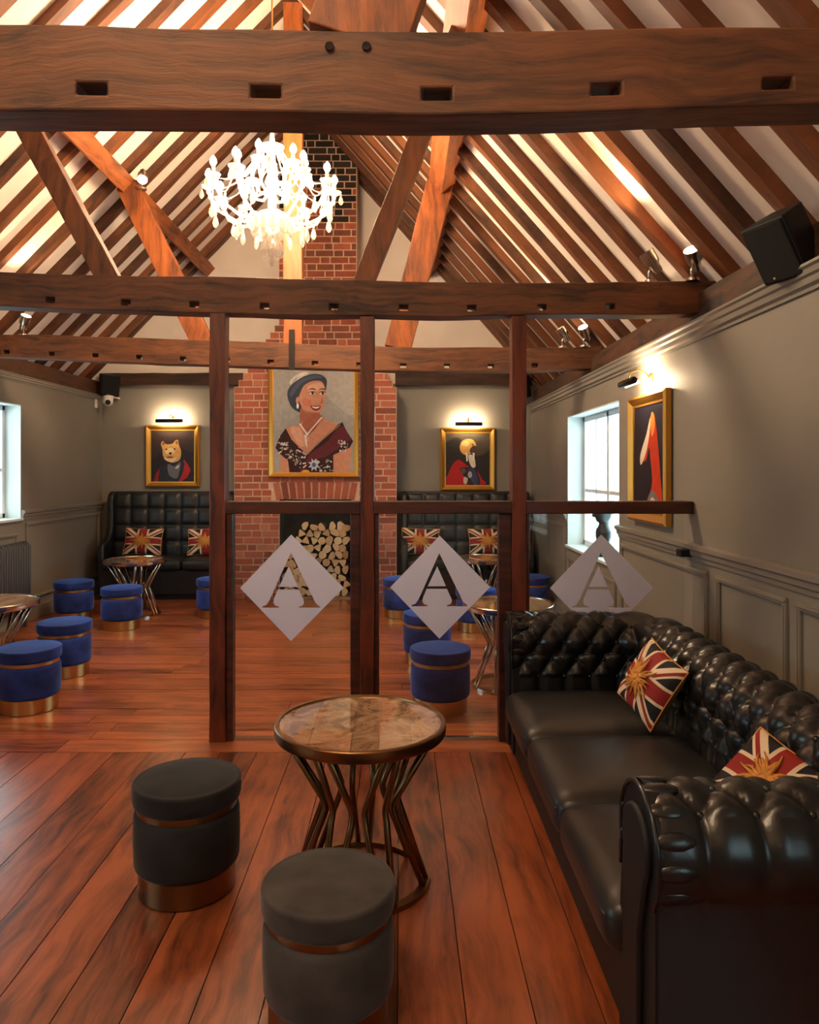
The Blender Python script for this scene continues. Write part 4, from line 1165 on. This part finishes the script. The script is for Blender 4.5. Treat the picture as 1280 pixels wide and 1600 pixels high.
# ---- loudspeakers
def speaker(label, loc, rot, s=1.0):
    r = empty('loudspeaker', loc, label=label, cat='loudspeaker', group='black wall loudspeakers')
    r.rotation_euler = rot; r.scale = (s, s, s)
    pl = [(-.11, 0), (.11, 0), (.15, -.06), (.15, -.20), (-.15, -.20), (-.15, -.06)][::-1]
    MB().prism([(-.10, .10), (.10, .10), (.145, -.11), (-.145, -.11)], -.17, .17, 'z').build('cabinet', M['black'], r, bevel=.012)
    MB().box(-.13, .13, -.122, -.108, -.155, .155).build('grille', M['gunmetal2'], r, bevel=.006)
    MB().box(-.03, .03, .09, .16, -.05, .05).build('bracket', M['black'], r, bevel=.004)
    MB().ball((-.05, -.122, -.135), .006, 6).build('badge', M['white'], r)
    return r
M['gunmetal2'] = mat('black_mesh_grille', S(20, 20, 21), .7, spec=.25, bump=.5, bscale=400)
speaker('black loudspeaker perched above the cornice at the right edge', (1.62, 3.08, 2.50), (.55, 0, -1.25), .78)
speaker('black loudspeaker in the far left corner under the rafters', (-3.66, 9.24, 2.62), (.2, 0, .7), .8)
speaker('black loudspeaker in the far right corner under the rafters', (1.53, 9.24, 2.60), (.2, 0, -.7), .8)
# ---- dome camera and sensor
cm = empty('dome_camera', (-3.60, 9.08, 2.37), label='white dome security camera in the far left corner', cat='camera')
MB().lathe([(1e-6, .10), (.055, .10), (.06, .085), (.06, .05), (.05, .05)], 20).build('mount', M['white'], cm, smooth=True, auto=40)
MB().box(-.02, .02, 0, .338, .09, .11).build('wall_arm', M['white'], cm, bevel=.004)
MB().ball((0, -.01, .03), .062, 14).build('shell', M['white'], cm, smooth=True)
MB().ball((0.015, -.045, .02), .034, 12).build('lens', M['black'], cm, smooth=True)
sn = MB().box(-3.81, -3.785, 9.17, 9.23, 2.33, 2.44).build('motion_sensor', M['white'], bevel=.008)
tag(sn, 'small white motion sensor on the left wall by the corner', 'sensor')

# ---- bust on the right window sill
bu = empty('bust_figurine', (1.745, 6.30, .812), label='dark bust figurine on the right window sill', cat='figurine')
MB().lathe([(.05, 0), (.052, .015), (.035, .03), (.028, .07), (.034, .085), (1e-6, .086)], 18).build('pedestal', M['bust'], bu, smooth=True, auto=40)
def bustf(u, v):
    a = 2*PI*u; z = .08 + .36*v
    keys = [(0, .02, .02), (.08, .055, .045), (.25, .105, .062), (.38, .115, .06), (.46, .07, .05), (.54, .036, .038), (.60, .038, .042), (.68, .055, .062), (.80, .062, .074), (.90, .056, .066), (.97, .03, .036), (1, .001, .001)]
    for (a0, x0, y0), (a1, x1, y1) in zip(keys, keys[1:]):
        if v <= a1: t = (v-a0)/(a1-a0); rx, ry = x0+(x1-x0)*t, y0+(y1-y0)*t; break
    k = 1 + (.10*math.cos(3*a) if .62 < v < .95 else .04*math.cos(5*a))
    sh_ = -.012 if v > .6 else 0
    return (ry*math.cos(a)*k + sh_, rx*math.sin(a)*k, z)
MB().grid(bustf, 28, 36, wrapu=True).build('body', M['bust'], bu, smooth=True)
MB().ball((-.085, 0, .355), .014, 8, 1.2, .8, 1.3).build('nose', M['bust'], bu, smooth=True)

# ---- radiator under the left window
ra = empty('column_radiator', (-3.74, 6.9, 0), label='anthracite column radiator under the left window', cat='radiator')
k = 0; yy = 6.25
while yy < 7.38:
    MB().tube([(-3.775, yy, .20), (-3.775, yy, .80), (-3.74, yy, .835), (-3.705, yy, .80), (-3.705, yy, .20), (-3.74, yy, .165)], .0165, 8, closed=True).build('column', M['radiator'], ra, rel=True, smooth=True)
    yy += .046
MB().tube([(-3.74, 6.25, .80), (-3.74, 7.37, .80)], .015, 8).build('top_pipe', M['radiator'], ra, rel=True, smooth=True)
MB().tube([(-3.74, 6.25, .20), (-3.74, 7.37, .20)], .015, 8).build('bottom_pipe', M['radiator'], ra, rel=True, smooth=True)
for yy in (6.3, 7.3): MB().box(-3.77, -3.71, yy-.015, yy+.015, 0, .19).build('foot', M['radiator'], ra, rel=True)
